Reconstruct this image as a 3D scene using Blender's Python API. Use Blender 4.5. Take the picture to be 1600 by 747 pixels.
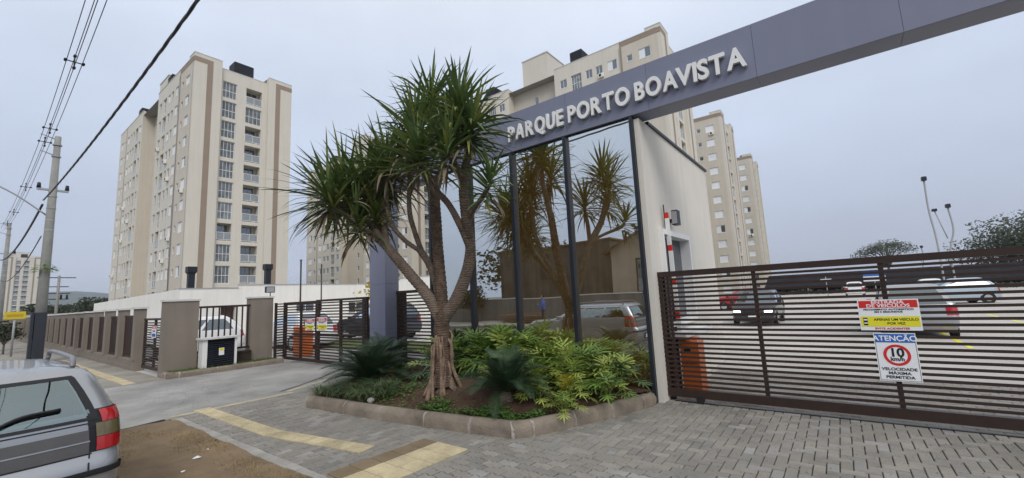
import bpy, bmesh, math, random
from mathutils import Vector, Matrix, noise as mnoise
R = math.radians
rng = random.Random(7)
sc = bpy.context.scene
for o in list(bpy.data.objects):
    bpy.data.objects.remove(o)
COL = sc.collection

# ------------------------------------------------------------------ camera
CAM_RIGHT = Vector((0.79188, 0.60882, -0.04756))
CAM_DOWN = Vector((-0.11885, 0.07726, -0.98990))
CAM_FWD = Vector((-0.59899, 0.78954, 0.13354))
CAM_POS = Vector((0, 0, 1.7))
cd = bpy.data.cameras.new('camera')
cam = bpy.data.objects.new('camera', cd)
COL.objects.link(cam)
u_, b_ = -CAM_DOWN, -CAM_FWD
cam.matrix_world = Matrix(((CAM_RIGHT.x, u_.x, b_.x, 0), (CAM_RIGHT.y, u_.y, b_.y, 0), (CAM_RIGHT.z, u_.z, b_.z, CAM_POS.z), (0, 0, 0, 1)))
cd.sensor_width = 36; cd.sensor_fit = 'HORIZONTAL'
cd.lens = 663.42 / 1600 * 36
cd.clip_start = 0.05; cd.clip_end = 6000
sc.camera = cam

# ------------------------------------------------------------------ sky, sun, exposure
SUN_DIR = Vector((0.72, -0.60, 0.85)).normalized()      # towards the sun, high behind the cloud
sc.world = bpy.data.worlds.new('World'); sc.world.use_nodes = True
nt = sc.world.node_tree; nt.nodes.clear()
def wn(t, **k):
    n = nt.nodes.new(t)
    for a, v in k.items(): setattr(n, a, v)
    return n
wo = wn('ShaderNodeOutputWorld'); bg = wn('ShaderNodeBackground'); bg.inputs[1].default_value = 0.1
sky = wn('ShaderNodeTexSky', sky_type='NISHITA', sun_disc=False)
sky.sun_elevation = math.asin(SUN_DIR.z); sky.sun_rotation = math.atan2(SUN_DIR.x, SUN_DIR.y)
sky.air_density = 1.0; sky.dust_density = 4.0
tc = wn('ShaderNodeTexCoord'); sep = wn('ShaderNodeSeparateXYZ')
ramp = wn('ShaderNodeValToRGB'); cr = ramp.color_ramp
cr.elements[0].position = 0.0; cr.elements[0].color = (0.475, 0.53, 0.65, 1)
cr.elements[1].position = 1.0; cr.elements[1].color = (1.0, 1.0, 1.0, 1)
for p_, c_ in ((0.12, (0.475, 0.53, 0.66, 1)), (0.30, (0.56, 0.63, 0.77, 1)), (0.50, (0.66, 0.735, 0.87, 1))):
    e_ = cr.elements.new(p_); e_.color = c_
mp = wn('ShaderNodeMapping'); mp.inputs['Scale'].default_value = (1.0, 1.0, 2.2)
nz = wn('ShaderNodeTexNoise'); nz.inputs['Scale'].default_value = 2.1; nz.inputs['Detail'].default_value = 5; nz.inputs['Roughness'].default_value = 0.5
mr = wn('ShaderNodeMapRange'); mr.inputs[1].default_value = 0.3; mr.inputs[2].default_value = 0.7; mr.inputs[3].default_value = 10.4; mr.inputs[4].default_value = 12.3
mul = wn('ShaderNodeVectorMath', operation='SCALE')
mix = wn('ShaderNodeMix', data_type='RGBA'); mix.inputs[0].default_value = 0.88
L = nt.links.new
L(tc.outputs['Generated'], sep.inputs[0]); L(sep.outputs[2], ramp.inputs[0])
L(tc.outputs['Generated'], mp.inputs[0]); L(mp.outputs[0], nz.inputs[0]); L(nz.outputs[0], mr.inputs[0])
L(ramp.outputs[0], mul.inputs[0]); L(mr.outputs[0], mul.inputs['Scale'])
L(sky.outputs[0], mix.inputs[6]); L(mul.outputs[0], mix.inputs[7])
L(mix.outputs[2], bg.inputs[0]); L(bg.outputs[0], wo.inputs[0])
sd = bpy.data.lights.new('sun', 'SUN'); sd.energy = 1.5; sd.angle = R(28); sd.color = (1, 0.965, 0.92)
so = bpy.data.objects.new('sun', sd); COL.objects.link(so)
so.rotation_euler = SUN_DIR.to_track_quat('Z', 'Y').to_euler()
vs = sc.view_settings
sc.display_settings.display_device = 'sRGB'
vs.view_transform = 'Standard'; vs.look = 'None'; vs.gamma = 1.0; vs.use_curve_mapping = False
vs.exposure = 0.06

# ------------------------------------------------------------------ material helpers
MATS = {}
def M(name, col, rough=0.75, var=0.10, scale=3.0, bump=0.0, bscale=40.0, metal=0.0, spec=0.4, streak=0.0, emit=None, rnd=0.0, coat=0.0, col2=None, coord='pos', trans=0.0, detail=6, stain=0.0):
    m = bpy.data.materials.new(name); m.use_nodes = True
    n = m.node_tree.nodes; l = m.node_tree.links
    b = n['Principled BSDF']
    b.inputs['Roughness'].default_value = rough; b.inputs['Metallic'].default_value = metal
    b.inputs['Specular IOR Level'].default_value = spec
    if coat: b.inputs['Coat Weight'].default_value = coat; b.inputs['Coat Roughness'].default_value = 0.04
    if coord == 'pos':
        g = n.new('ShaderNodeNewGeometry'); vec = g.outputs['Position']
    else:
        g = n.new('ShaderNodeTexCoord'); vec = g.outputs['Object']
    c4 = (*col, 1)
    t = n.new('ShaderNodeTexNoise'); t.inputs['Scale'].default_value = scale; t.inputs['Detail'].default_value = detail; t.inputs['Roughness'].default_value = 0.62
    l.new(vec, t.inputs['Vector'])
    r = n.new('ShaderNodeMapRange'); r.inputs[1].default_value = 0.28; r.inputs[2].default_value = 0.72
    l.new(t.outputs[0], r.inputs[0])
    mx = n.new('ShaderNodeMix'); mx.data_type = 'RGBA'
    if col2 is None:
        mx.inputs[6].default_value = tuple(c * (1 - var) for c in col) + (1,)
        mx.inputs[7].default_value = tuple(min(1, c * (1 + var)) for c in col) + (1,)
    else:
        mx.inputs[6].default_value = c4; mx.inputs[7].default_value = (*col2, 1)
    l.new(r.outputs[0], mx.inputs[0]); out = mx.outputs[2]
    def scaleby(out, val):
        k = n.new('ShaderNodeVectorMath'); k.operation = 'SCALE'; l.new(out, k.inputs[0]); l.new(val, k.inputs['Scale']); return k.outputs[0]
    if streak:
        mp = n.new('ShaderNodeMapping'); mp.inputs['Scale'].default_value = (2.3, 2.3, 0.12); l.new(vec, mp.inputs[0])
        s = n.new('ShaderNodeTexNoise'); s.inputs['Scale'].default_value = 1.6; s.inputs['Detail'].default_value = 7; l.new(mp.outputs[0], s.inputs[0])
        q = n.new('ShaderNodeMapRange'); q.inputs[1].default_value = 0.42; q.inputs[2].default_value = 0.75; q.inputs[3].default_value = 1.0; q.inputs[4].default_value = 1 - streak
        l.new(s.outputs[0], q.inputs[0]); out = scaleby(out, q.outputs[0])
    if stain:
        s = n.new('ShaderNodeTexNoise'); s.inputs['Scale'].default_value = 0.45; s.inputs['Detail'].default_value = 8; s.inputs['Roughness'].default_value = 0.7; s.inputs['Distortion'].default_value = 0.6; l.new(vec, s.inputs[0])
        q = n.new('ShaderNodeMapRange'); q.inputs[1].default_value = 0.48; q.inputs[2].default_value = 0.66; q.inputs[3].default_value = 1.0; q.inputs[4].default_value = 1 - stain
        l.new(s.outputs[0], q.inputs[0]); out = scaleby(out, q.outputs[0])
        v = n.new('ShaderNodeTexVoronoi'); v.inputs['Scale'].default_value = 5.0; l.new(vec, v.inputs['Vector'])
        q = n.new('ShaderNodeMapRange'); q.inputs[1].default_value = 0.03; q.inputs[2].default_value = 0.09; q.inputs[3].default_value = 1 - stain * 1.2; q.inputs[4].default_value = 1.0
        l.new(v.outputs['Distance'], q.inputs[0]); out = scaleby(out, q.outputs[0])
    if rnd:
        oi = n.new('ShaderNodeObjectInfo'); q = n.new('ShaderNodeMapRange'); q.inputs[3].default_value = 1 - rnd; q.inputs[4].default_value = 1 + rnd
        l.new(oi.outputs['Random'], q.inputs[0]); out = scaleby(out, q.outputs[0])
    l.new(out, b.inputs['Base Color'])
    if bump:
        t2 = n.new('ShaderNodeTexNoise'); t2.inputs['Scale'].default_value = bscale; t2.inputs['Detail'].default_value = 4; l.new(vec, t2.inputs['Vector'])
        bp = n.new('ShaderNodeBump'); bp.inputs['Strength'].default_value = bump; bp.inputs['Distance'].default_value = 0.02
        l.new(t2.outputs[0], bp.inputs['Height']); l.new(bp.outputs[0], b.inputs['Normal'])
    if emit:
        b.inputs['Emission Color'].default_value = (*emit[:3], 1); b.inputs['Emission Strength'].default_value = emit[3]
    if trans:
        tr = n.new('ShaderNodeBsdfTranslucent'); l.new(out, tr.inputs[0]); ms = n.new('ShaderNodeMixShader'); ms.inputs[0].default_value = trans
        l.new(b.outputs[0], ms.inputs[1]); l.new(tr.outputs[0], ms.inputs[2]); l.new(ms.outputs[0], n['Material Output'].inputs[0])
    MATS[name] = m
    return m
def flat(name, col, rough=0.5): return M(name, col, rough, var=0.03, scale=20)
def glass_mat(name, tint, body, refl, rough=0.02):
    m = bpy.data.materials.new(name); m.use_nodes = True
    n = m.node_tree.nodes; l = m.node_tree.links; n.remove(n['Principled BSDF'])
    d = n.new('ShaderNodeBsdfDiffuse'); g = n.new('ShaderNodeBsdfGlossy'); g.inputs['Roughness'].default_value = rough
    d.inputs[0].default_value = (*body, 1); g.inputs[0].default_value = (*tint, 1)
    lw = n.new('ShaderNodeLayerWeight'); lw.inputs[0].default_value = 0.35
    r = n.new('ShaderNodeMapRange'); r.inputs[3].default_value = refl; r.inputs[4].default_value = 1.0; l.new(lw.outputs['Fresnel'], r.inputs[0])
    t = n.new('ShaderNodeTexNoise'); t.inputs['Scale'].default_value = 0.9; t.inputs['Detail'].default_value = 2
    ge = n.new('ShaderNodeNewGeometry'); l.new(ge.outputs['Position'], t.inputs[0])
    bp = n.new('ShaderNodeBump'); bp.inputs['Strength'].default_value = 0.03; bp.inputs['Distance'].default_value = 0.05; l.new(t.outputs[0], bp.inputs['Height']); l.new(bp.outputs[0], g.inputs['Normal'])
    ms = n.new('ShaderNodeMixShader'); l.new(r.outputs[0], ms.inputs[0]); l.new(d.outputs[0], ms.inputs[1]); l.new(g.outputs[0], ms.inputs[2])
    l.new(ms.outputs[0], n['Material Output'].inputs[0]); MATS[name] = m
    return m

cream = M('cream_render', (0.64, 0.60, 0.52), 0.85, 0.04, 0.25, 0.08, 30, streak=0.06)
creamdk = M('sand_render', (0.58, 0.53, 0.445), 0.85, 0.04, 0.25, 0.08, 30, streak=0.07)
offwhite = M('offwhite_render', (0.80, 0.78, 0.72), 0.85, 0.04, 0.4, 0.06, 40, streak=0.08)
lobbywall = M('ivory_wall', (0.68, 0.645, 0.575), 0.82, 0.05, 0.8, 0.12, 60, streak=0.08)
brownband = M('brown_band', (0.30, 0.235, 0.18), 0.85, 0.06, 0.5)
taupe = M('taupe_render', (0.235, 0.20, 0.165), 0.85, 0.08, 1.2, 0.15, 60, streak=0.15)
capwhite = M('cap_concrete', (0.62, 0.61, 0.58), 0.8, 0.08, 6, 0.1)
white = M('white_paint', (0.78, 0.78, 0.76), 0.45, 0.03, 8)
wshut = M('white_shutter', (0.76, 0.78, 0.80), 0.5, 0.03, 2, rnd=0.06)
winglass = glass_mat('window_glass', (0.7, 0.75, 0.8), (0.035, 0.04, 0.045), 0.22)
curtain = M('curtain_glass', (0.15, 0.17, 0.18), 0.12, 0.5, 1.8, spec=0.5, rnd=0.25)
dkmetal = M('dark_metal', (0.022, 0.024, 0.03), 0.45, 0.1, 8, metal=0.3)
lilac = M('lilac_panel', (0.195, 0.208, 0.285), 0.42, 0.04, 0.7, spec=0.45, streak=0.06)
mull = M('mullion_blue_grey', (0.026, 0.030, 0.040), 0.35, 0.08, 5, metal=0.2)
amber = glass_mat('amber_mirror_glass', (0.84, 0.90, 0.91), (0.21, 0.118, 0.03), 0.74, 0.006)
letterw = M('letter_white', (0.80, 0.80, 0.78), 0.4, 0.03, 5)
brownmetal = M('brown_gate_metal', (0.040, 0.024, 0.019), 0.45, 0.2, 6, metal=0.1, spec=0.4)
orange = M('orange_paint', (0.62, 0.13, 0.015), 0.4, 0.08, 6)
redp = flat('red_paint', (0.62, 0.025, 0.02)); bluep = flat('blue_paint', (0.03, 0.13, 0.45)); yellp = flat('yellow_paint', (0.76, 0.70, 0.03))
blackp = flat('black_paint', (0.012, 0.012, 0.014)); signw = flat('sign_white', (0.80, 0.81, 0.83)); greyp = flat('grey_plastic', (0.35, 0.36, 0.37))
concrete = M('pole_concrete', (0.30, 0.30, 0.275), 0.9, 0.15, 3, 0.3, 25, streak=0.2)
kerbm = M('kerb_concrete', (0.215, 0.18, 0.14), 0.92, 0.4, 2.6, 0.5, 35, detail=9)
mortar = M('kerb_mortar', (0.31, 0.285, 0.255), 0.95, 0.4, 12, 0.4, 50)
asphalt = M('street_asphalt', (0.085, 0.083, 0.08), 0.93, 0.25, 1.2, 0.6, 90)
drivem = M('driveway_concrete', (0.305, 0.297, 0.28), 0.93, 0.3, 0.75, 0.6, 55, detail=10, stain=0.28)
sand = M('joint_sand', (0.06, 0.053, 0.044), 0.98, 0.3, 5, 0.4, 80)
pv = [M('paver_a', (0.25, 0.233, 0.202), 0.93, 0.28, 1.1, 0.5, 45, detail=9, stain=0.16), M('paver_b', (0.272, 0.254, 0.222), 0.93, 0.28, 1.3, 0.5, 50, detail=9, stain=0.16), M('paver_c', (0.235, 0.223, 0.2), 0.93, 0.3, 1.2, 0.5, 40, detail=9, stain=0.16), M('paver_pale', (0.28, 0.272, 0.255), 0.93, 0.22, 1.6, 0.5, 40, detail=9)]
tacy = M('tactile_yellow', (0.47, 0.40, 0.255), 0.9, 0.32, 3, 0.4, 60, rnd=0.06); tacb = M('tactile_brown', (0.22, 0.165, 0.10), 0.9, 0.2, 3, 0.4, 60, rnd=0.08)
dirt = M('dry_dirt', (0.14, 0.10, 0.064), 0.98, 0.4, 1.7, 1.0, 30, col2=(0.265, 0.19, 0.112), detail=10)
soil = M('planter_soil', (0.05, 0.028, 0.018), 0.98, 0.4, 3.0, 1.0, 30, col2=(0.105, 0.06, 0.038), detail=10)
grassm = M('lawn', (0.055, 0.085, 0.022), 0.95, 0.4, 4, 0.9, 60, col2=(0.10, 0.115, 0.03))
def bark_mat(name, a, b_, sc1):
    m = M(name, a, 0.95, 0.35, sc1, col2=b_, detail=10); n = m.node_tree.nodes; l = m.node_tree.links
    g = n.new('ShaderNodeNewGeometry'); w = n.new('ShaderNodeTexWave'); w.bands_direction = 'Z'; w.inputs['Scale'].default_value = 9; w.inputs['Distortion'].default_value = 5; w.inputs['Detail'].default_value = 3; w.inputs['Detail Scale'].default_value = 1.6; l.new(g.outputs['Position'], w.inputs[0])
    t = n.new('ShaderNodeTexNoise'); t.inputs['Scale'].default_value = 38; t.inputs['Detail'].default_value = 6; l.new(g.outputs['Position'], t.inputs[0])
    ad = n.new('ShaderNodeMath'); ad.operation = 'MULTIPLY_ADD'; ad.inputs[1].default_value = 0.35; l.new(w.outputs[0], ad.inputs[0]); l.new(t.outputs[0], ad.inputs[2])
    bp = n.new('ShaderNodeBump'); bp.inputs['Strength'].default_value = 0.85; bp.inputs['Distance'].default_value = 0.03; l.new(ad.outputs[0], bp.inputs['Height']); l.new(bp.outputs[0], n['Principled BSDF'].inputs['Normal'])
    return m
bark = bark_mat('ringed_bark', (0.235, 0.18, 0.14), (0.11, 0.08, 0.06), 7); barkd = bark_mat('dark_bark', (0.05, 0.035, 0.026), (0.185, 0.125, 0.085), 11)
rootm = M('root_bark', (0.225, 0.155, 0.11), 0.95, 0.45, 9, 0.9, 30)
leafm = [M('strap_leaf_a', (0.10, 0.158, 0.05), 0.36, 0.35, 5, rnd=0.25, trans=0.18), M('strap_leaf_b', (0.165, 0.225, 0.07), 0.36, 0.3, 5, rnd=0.2, trans=0.2), M('strap_leaf_c', (0.27, 0.29, 0.07), 0.4, 0.3, 5, rnd=0.2, trans=0.2), M('strap_leaf_dead', (0.19, 0.15, 0.10), 0.7, 0.3, 5, rnd=0.2)]
cycm = M('cycad_leaf', (0.034, 0.066, 0.03), 0.42, 0.3, 4, rnd=0.2, trans=0.1)
phm = [M('philodendron_a', (0.17, 0.275, 0.06), 0.42, 0.3, 6, rnd=0.22, trans=0.25), M('philodendron_b', (0.34, 0.41, 0.09), 0.42, 0.3, 6, rnd=0.2, trans=0.25), M('philodendron_yellow', (0.55, 0.42, 0.04), 0.45, 0.2, 6, trans=0.25), M('philodendron_dark', (0.06, 0.12, 0.04), 0.42, 0.3, 6, rnd=0.2, trans=0.15)]
groundc = M('ground_cover', (0.085, 0.16, 0.035), 0.6, 0.35, 9, trans=0.2); liri = M('liriope_leaf', (0.11, 0.15, 0.065), 0.5, 0.3, 9, trans=0.2)
drygrass = M('dry_grass', (0.34, 0.26, 0.13), 0.9, 0.3, 8, trans=0.2)
treem = M('far_leaves', (0.06, 0.075, 0.042), 0.8, 0.4, 0.9, trans=0.2); treeb = M('far_bark', (0.10, 0.085, 0.07), 0.95, 0.2, 3)
wire = flat('wire_black', (0.055, 0.055, 0.06)); rubber = M('rubber', (0.014, 0.014, 0.015), 0.75, 0.1, 20)

# ------------------------------------------------------------------ object helpers
def O(name, mesh, parent=None, loc=(0, 0, 0), rot=(0, 0, 0), label=None, cat=None, group=None, kind=None, scale=None):
    o = bpy.data.objects.new(name, mesh); COL.objects.link(o)
    o.location = loc; o.rotation_euler = rot
    if scale: o.scale = scale if not isinstance(scale, (int, float)) else (scale,) * 3
    if parent: o.parent = parent
    if label: o['label'] = label
    if cat: o['category'] = cat
    if group: o['group'] = group
    if kind: o['kind'] = kind
    return o
def thing(name, label, cat, loc=(0, 0, 0), rotz=0, group=None): return O(name, None, None, loc, (0, 0, rotz), label, cat, group)
class MB:
    def __init__(s): s.v = []; s.f = []; s.m = []; s.sm = []
    def add(s, vs, fs, mat=0, smooth=False):
        b = len(s.v); s.v += [tuple(p) for p in vs]; s.f += [tuple(b + i for i in f) for f in fs]; s.m += [mat] * len(fs); s.sm += [smooth] * len(fs); return s
    def quad(s, a, b, c, d, mat=0): return s.add([a, b, c, d], [(0, 1, 2, 3)], mat)
    def box(s, x0, x1, y0, y1, z0, z1, mat=0):
        return s.add([(x0, y0, z0), (x1, y0, z0), (x1, y1, z0), (x0, y1, z0), (x0, y0, z1), (x1, y0, z1), (x1, y1, z1), (x0, y1, z1)],
                     [(0, 3, 2, 1), (4, 5, 6, 7), (0, 1, 5, 4), (1, 2, 6, 5), (2, 3, 7, 6), (3, 0, 4, 7)], mat)
    def cbox(s, x0, x1, y0, y1, z0, z1, c=0.006, mat=0):   # top edges chamfered
        return s.add([(x0, y0, z0), (x1, y0, z0), (x1, y1, z0), (x0, y1, z0), (x0, y0, z1 - c), (x1, y0, z1 - c), (x1, y1, z1 - c), (x0, y1, z1 - c), (x0 + c, y0 + c, z1), (x1 - c, y0 + c, z1), (x1 - c, y1 - c, z1), (x0 + c, y1 - c, z1)],
                     [(8, 9, 10, 11), (0, 1, 5, 4), (1, 2, 6, 5), (2, 3, 7, 6), (3, 0, 4, 7), (4, 5, 9, 8), (5, 6, 10, 9), (6, 7, 11, 10), (7, 4, 8, 11)], mat)
    def tube(s, pts, rad, n=8, mat=0, smooth=True, cap=True, ring=0.0):
        pts = [Vector(p) for p in pts]
        if isinstance(rad, (int, float)): rad = [rad] * len(pts)
        b = len(s.v); ref = None
        for i, p in enumerate(pts):
            d = (pts[min(i + 1, len(pts) - 1)] - pts[max(i - 1, 0)]).normalized()
            if ref is None:
                ref = d.orthogonal().normalized()
            ref = (ref - d * ref.dot(d)).normalized(); bi = d.cross(ref)
            for k in range(n):
                a = 2 * math.pi * k / n
                s.v.append(tuple(p + (ref * math.cos(a) + bi * math.sin(a)) * rad[i]))
        fs = []
        for i in range(len(pts) - 1):
            for k in range(n):
                fs.append((b + i * n + k, b + i * n + (k + 1) % n, b + (i + 1) * n + (k + 1) % n, b + (i + 1) * n + k))
        if cap: fs += [tuple(b + k for k in range(n))[::-1], tuple(b + (len(pts) - 1) * n + k for k in range(n))]
        s.f += fs; s.m += [mat] * len(fs); s.sm += [smooth] * len(fs); return s
    def prism(s, poly, z0, z1, mat=0):
        n = len(poly)
        vs = [(x, y, z0) for x, y in poly] + [(x, y, z1) for x, y in poly]
        return s.add(vs, [tuple(range(n))[::-1], tuple(range(n, 2 * n))] + [(i, (i + 1) % n, n + (i + 1) % n, n + i) for i in range(n)], mat)
    def mesh(s, name, mats):
        me = bpy.data.meshes.new(name); me.from_pydata(s.v, [], s.f)
        for m in (mats if isinstance(mats, (list, tuple)) else [mats]): me.materials.append(m)
        me.polygons.foreach_set('material_index', s.m); me.polygons.foreach_set('use_smooth', s.sm); me.update()
        return me
    def obj(s, name, mats, parent=None, **k): return O(name, s.mesh(name, mats), parent, **k)
def spline(pts, n):
    pts = [Vector(p) for p in pts]; out = []
    P = [pts[0] * 2 - pts[1]] + pts + [pts[-1] * 2 - pts[-2]]
    for i in range(1, len(P) - 2):
        for k in range(n):
            t = k / n; a, b, c, d = P[i - 1], P[i], P[i + 1], P[i + 2]
            out.append(0.5 * ((2 * b) + (c - a) * t + (2 * a - 5 * b + 4 * c - d) * t * t + (3 * b - a - 3 * c + d) * t ** 3))
    out.append(pts[-1]); return out
def lerps(a, b, n): return [a + (b - a) * i / (n - 1) for i in range(n)]
def in_view(x, y, z, mg=0.0):
    d = Vector((x, y, z)) - CAM_POS; f = d.dot(CAM_FWD)
    if f < 0.1: return None
    u = d.dot(CAM_RIGHT) / f * 663.42; v = d.dot(CAM_DOWN) / f * 663.42
    return f if abs(u) < 805 + mg and abs(v) < 378 + mg else None
def inside(p, poly):
    x, y = p; c = False
    for i in range(len(poly)):
        x0, y0 = poly[i]; x1, y1 = poly[i - 1]
        if (y0 > y) != (y1 > y) and x < (x1 - x0) * (y - y0) / (y1 - y0) + x0: c = not c
    return c
def pdist(p, poly):
    best = 9e9
    for i in range(len(poly)):
        a, b = Vector(poly[i - 1]), Vector(poly[i]); d = b - a; t = max(0, min(1, (Vector(p) - a).dot(d) / d.length_squared)); best = min(best, (a + d * t - Vector(p)).length)
    return best
def text_mesh(body, size, mat, depth=0.002, bold=0.0, space=1.0, align='CENTER', xs=1.0):
    """flat lettering as a mesh lying in local XZ, facing -Y"""
    cu = bpy.data.curves.new('lettering', 'FONT'); cu.body = body; cu.size = size; cu.extrude = depth; cu.offset = bold; cu.space_character = space
    cu.align_x = align; cu.align_y = 'BOTTOM_BASELINE'; cu.space_line = 0.82
    to = bpy.data.objects.new('tmp_text', cu); COL.objects.link(to)
    dg = bpy.context.evaluated_depsgraph_get(); me = bpy.data.meshes.new_from_object(to.evaluated_get(dg))
    bpy.data.objects.remove(to); me.materials.clear(); me.materials.append(mat)
    me.transform(Matrix.Rotation(R(90), 4, 'X') @ Matrix.Diagonal((xs, 1, 1, 1))); me.name = 'lettering'
    return me

# ================================================================== THE SETTING: ground, street, pavements
def sheet(name, poly, z, mat):
    mb = MB(); mb.add([(x, y, z) for x, y in poly], [tuple(range(len(poly)))]); return mb.obj(name, mat, kind='structure')
def grid_sheet(name, x0, x1, y0, y1, nx, ny, fz, mat, keep=None):
    mb = MB(); vs = []
    for j in range(ny + 1):
        for i in range(nx + 1):
            x = x0 + (x1 - x0) * i / nx; y = y0 + (y1 - y0) * j / ny; vs.append((x, y, fz(x, y)))
    fs = []
    for j in range(ny):
        for i in range(nx):
            a = j * (nx + 1) + i
            if keep is None or keep((vs[a][0] + vs[a + 1][0]) / 2, (vs[a][1] + vs[a + nx + 1][1]) / 2): fs.append((a, a + 1, a + nx + 2, a + nx + 1))
    mb.add(vs, fs, 0, True); return mb.obj(name, mat, kind='structure')
groundm = M('far_ground', (0.10, 0.105, 0.07), 0.98, 0.3, 0.02, col2=(0.16, 0.145, 0.11))
sheet('ground', [(-3000, -1500), (1500, -1500), (1500, 3000), (-3000, 3000)], -0.26, groundm)
sheet('street', [(-400, -6.5), (120, -6.5), (120, 1.05), (-400, 1.05)], -0.12, asphalt)
# driveway: one sheet from the gate down to the street
grid_sheet('driveway', -14.0, -8.9, 1.02, 7.2, 12, 16, lambda x, y: 0.0 if y > 1.9 else -0.116 * (1.9 - y) / 0.88, drivem)
# dry verge
def vz(x, y): return 0.0 + 0.035 * mnoise.noise(Vector((x * 1.3, y * 1.3, 0.3))) + 0.018 * mnoise.noise(Vector((x * 5, y * 5, 2.0))) + 0.022
vp = grid_sheet('verge', -8.72, 6.0, 1.2, 2.27, 150, 14, vz, dirt, lambda x, y: x > -8.65 + 0.25 * abs(y - 1.9))
sheet('pavement_base', [(-8.9, 1.2), (8, 1.2), (8, 7.0), (-8.9, 7.0)], -0.014, sand)
sheet('pavement', [(-120, 1.2), (-14.0, 1.2), (-14.0, 3.5), (-120, 3.5)], 0.0, M('far_pavement', (0.27, 0.25, 0.215), 0.95, 0.3, 0.8, 0.5, 30, detail=9))
tuft = MB()
for i in range(9000):
    x = rng.uniform(-8.6, -3.4); y = rng.uniform(1.25, 2.26)
    if mnoise.noise(Vector((x * 1.1, y * 1.6, 5))) < -0.05 + 0.25 * rng.random(): continue
    z = vz(x, y); a = rng.uniform(0, 6.28); h = rng.uniform(0.008, 0.035); w = 0.004
    dx, dy = math.cos(a) * w, math.sin(a) * w; lx, ly = rng.uniform(-.03, .03), rng.uniform(-.03, .03)
    tuft.add([(x - dx, y - dy, z), (x + dx, y + dy, z), (x + lx, y + ly, z + h)], [(0, 1, 2)])
tuft.obj('dry_grass', drygrass, label='short dry straw-coloured grass on the brown dirt verge', cat='dry grass', kind='stuff')
lit = MB(); lit.add([(-.05, -.02, 0), (.0, -.035, .004), (.06, -.01, .012), (.04, .03, .004), (-.03, .035, .016), (0, 0, .024)], [(0, 1, 5), (1, 2, 5), (2, 3, 5), (3, 4, 5), (4, 0, 5)])
lm_ = lit.mesh('litter', white)
for i, (x, y, r_, s_, lb) in enumerate(((-6.15, 1.86, .4, 1.0, 'larger crumpled white paper scrap lying on the dirt verge'), (-5.75, 1.62, 2.0, .45, 'small white paper scrap nearest the car on the dirt verge'), (-6.32, 2.02, 3.0, .35, 'tiny white paper scrap beside the larger scrap on the verge'))):
    O('paper_scrap', lm_, loc=(x, y, vz(x, y)), rot=(0, 0, r_), label=lb, cat='litter', group='paper scraps on the verge', scale=s_)
# street kerb stones
ks = MB(); ks.add([(0, 0, -.2), (.985, 0, -.2), (.985, .145, -.2), (0, .145, -.2), (0, 0, -.02), (.985, 0, -.02), (.985, .03, .004), (0, .03, .004), (.985, .145, .004), (0, .145, .004)],
       [(0, 1, 5, 4), (4, 5, 6, 7), (7, 6, 8, 9), (1, 2, 8, 6, 5), (0, 4, 7, 9, 3), (2, 3, 9, 8)])
ksm = ks.mesh('kerb_stone', kerbm)
kerb = thing('street_kerb', 'worn concrete kerb between street and dirt verge', 'kerb', (-8.75, 1.05, 0))
for i in range(15): O('kerb_stone', ksm, kerb, loc=(i * 1.0, 0, 0))
kerb2 = thing('street_kerb', 'concrete kerb along the far pavement beyond the driveway', 'kerb', (-74, 1.05, 0))
for i in range(60): O('kerb_stone', ksm, kerb2, loc=(i * 1.0, 0, 0))

# ---- pavers, piece by piece
def paver_mesh(lx, ly, c=0.005):
    return MB().cbox(-lx / 2, lx / 2, -ly / 2, ly / 2, -0.02, 0, c)
def lay(name, spots, protos, zt=0.0, limit=300):
    """spots: (x, y, rot90, proto, tone). the nearest in view become single parts, the rest one joined part"""
    root = O(name, None, kind='structure')
    sc_ = []
    for sp in spots:
        f = in_view(sp[0], sp[1], 0, 20); sc_.append((f if f else 1e3 + abs(sp[0]), sp))
    sc_.sort(key=lambda t: t[0])
    meshes = {}
    rest = MB()
    for k, (f, (x, y, rt, pr, tn)) in enumerate(sc_):
        dz = rng.uniform(-0.003, 0.003) + zt; tx, ty = rng.uniform(-.008, .008), rng.uniform(-.008, .008); tr = rng.uniform(-.012, .012)
        if k < limit and f < 900:
            key = (pr, tn)
            if key not in meshes: meshes[key] = protos[pr].mesh('paver', pv[tn])
            O('paver', meshes[key], root, loc=(x, y, dz), rot=(tx, ty, rt * math.pi / 2 + tr))
        else:
            a = rt * math.pi / 2 + tr; ca, sa = math.cos(a), math.sin(a)
            rest.add([(x + vx * ca - vy * sa, y + vx * sa + vy * ca, dz + vz_ + tx * vy - ty * vx) for vx, vy, vz_ in protos[pr].v], protos[pr].f, tn)
    if rest.v: rest.obj('paver_field', pv, root, kind='stuff')
    return root
def tone(x, y):
    n_ = mnoise.noise(Vector((x * 1.7, y * 1.7, 9)))
    return 3 if rng.random() < 0.06 + 0.12 * max(0, n_) else rng.choice((0, 1, 2))
G = 0.009
A_, B_ = 0.2, 0.1
# planter outline (kerb outer line)
PLANT = [(-7.42, 3.78), (-6.4, 3.86), (-5.55, 3.92), (-4.7, 4.02), (-3.95, 4.12), (-3.33, 4.22), (-3.16, 4.42), (-2.9, 5.0), (-2.66, 5.6), (-2.44, 6.2), (-2.38, 6.5), (-7.4, 6.55), (-8.9, 6.5), (-8.6, 5.6), (-8.1, 4.6), (-7.7, 3.95)]
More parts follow.
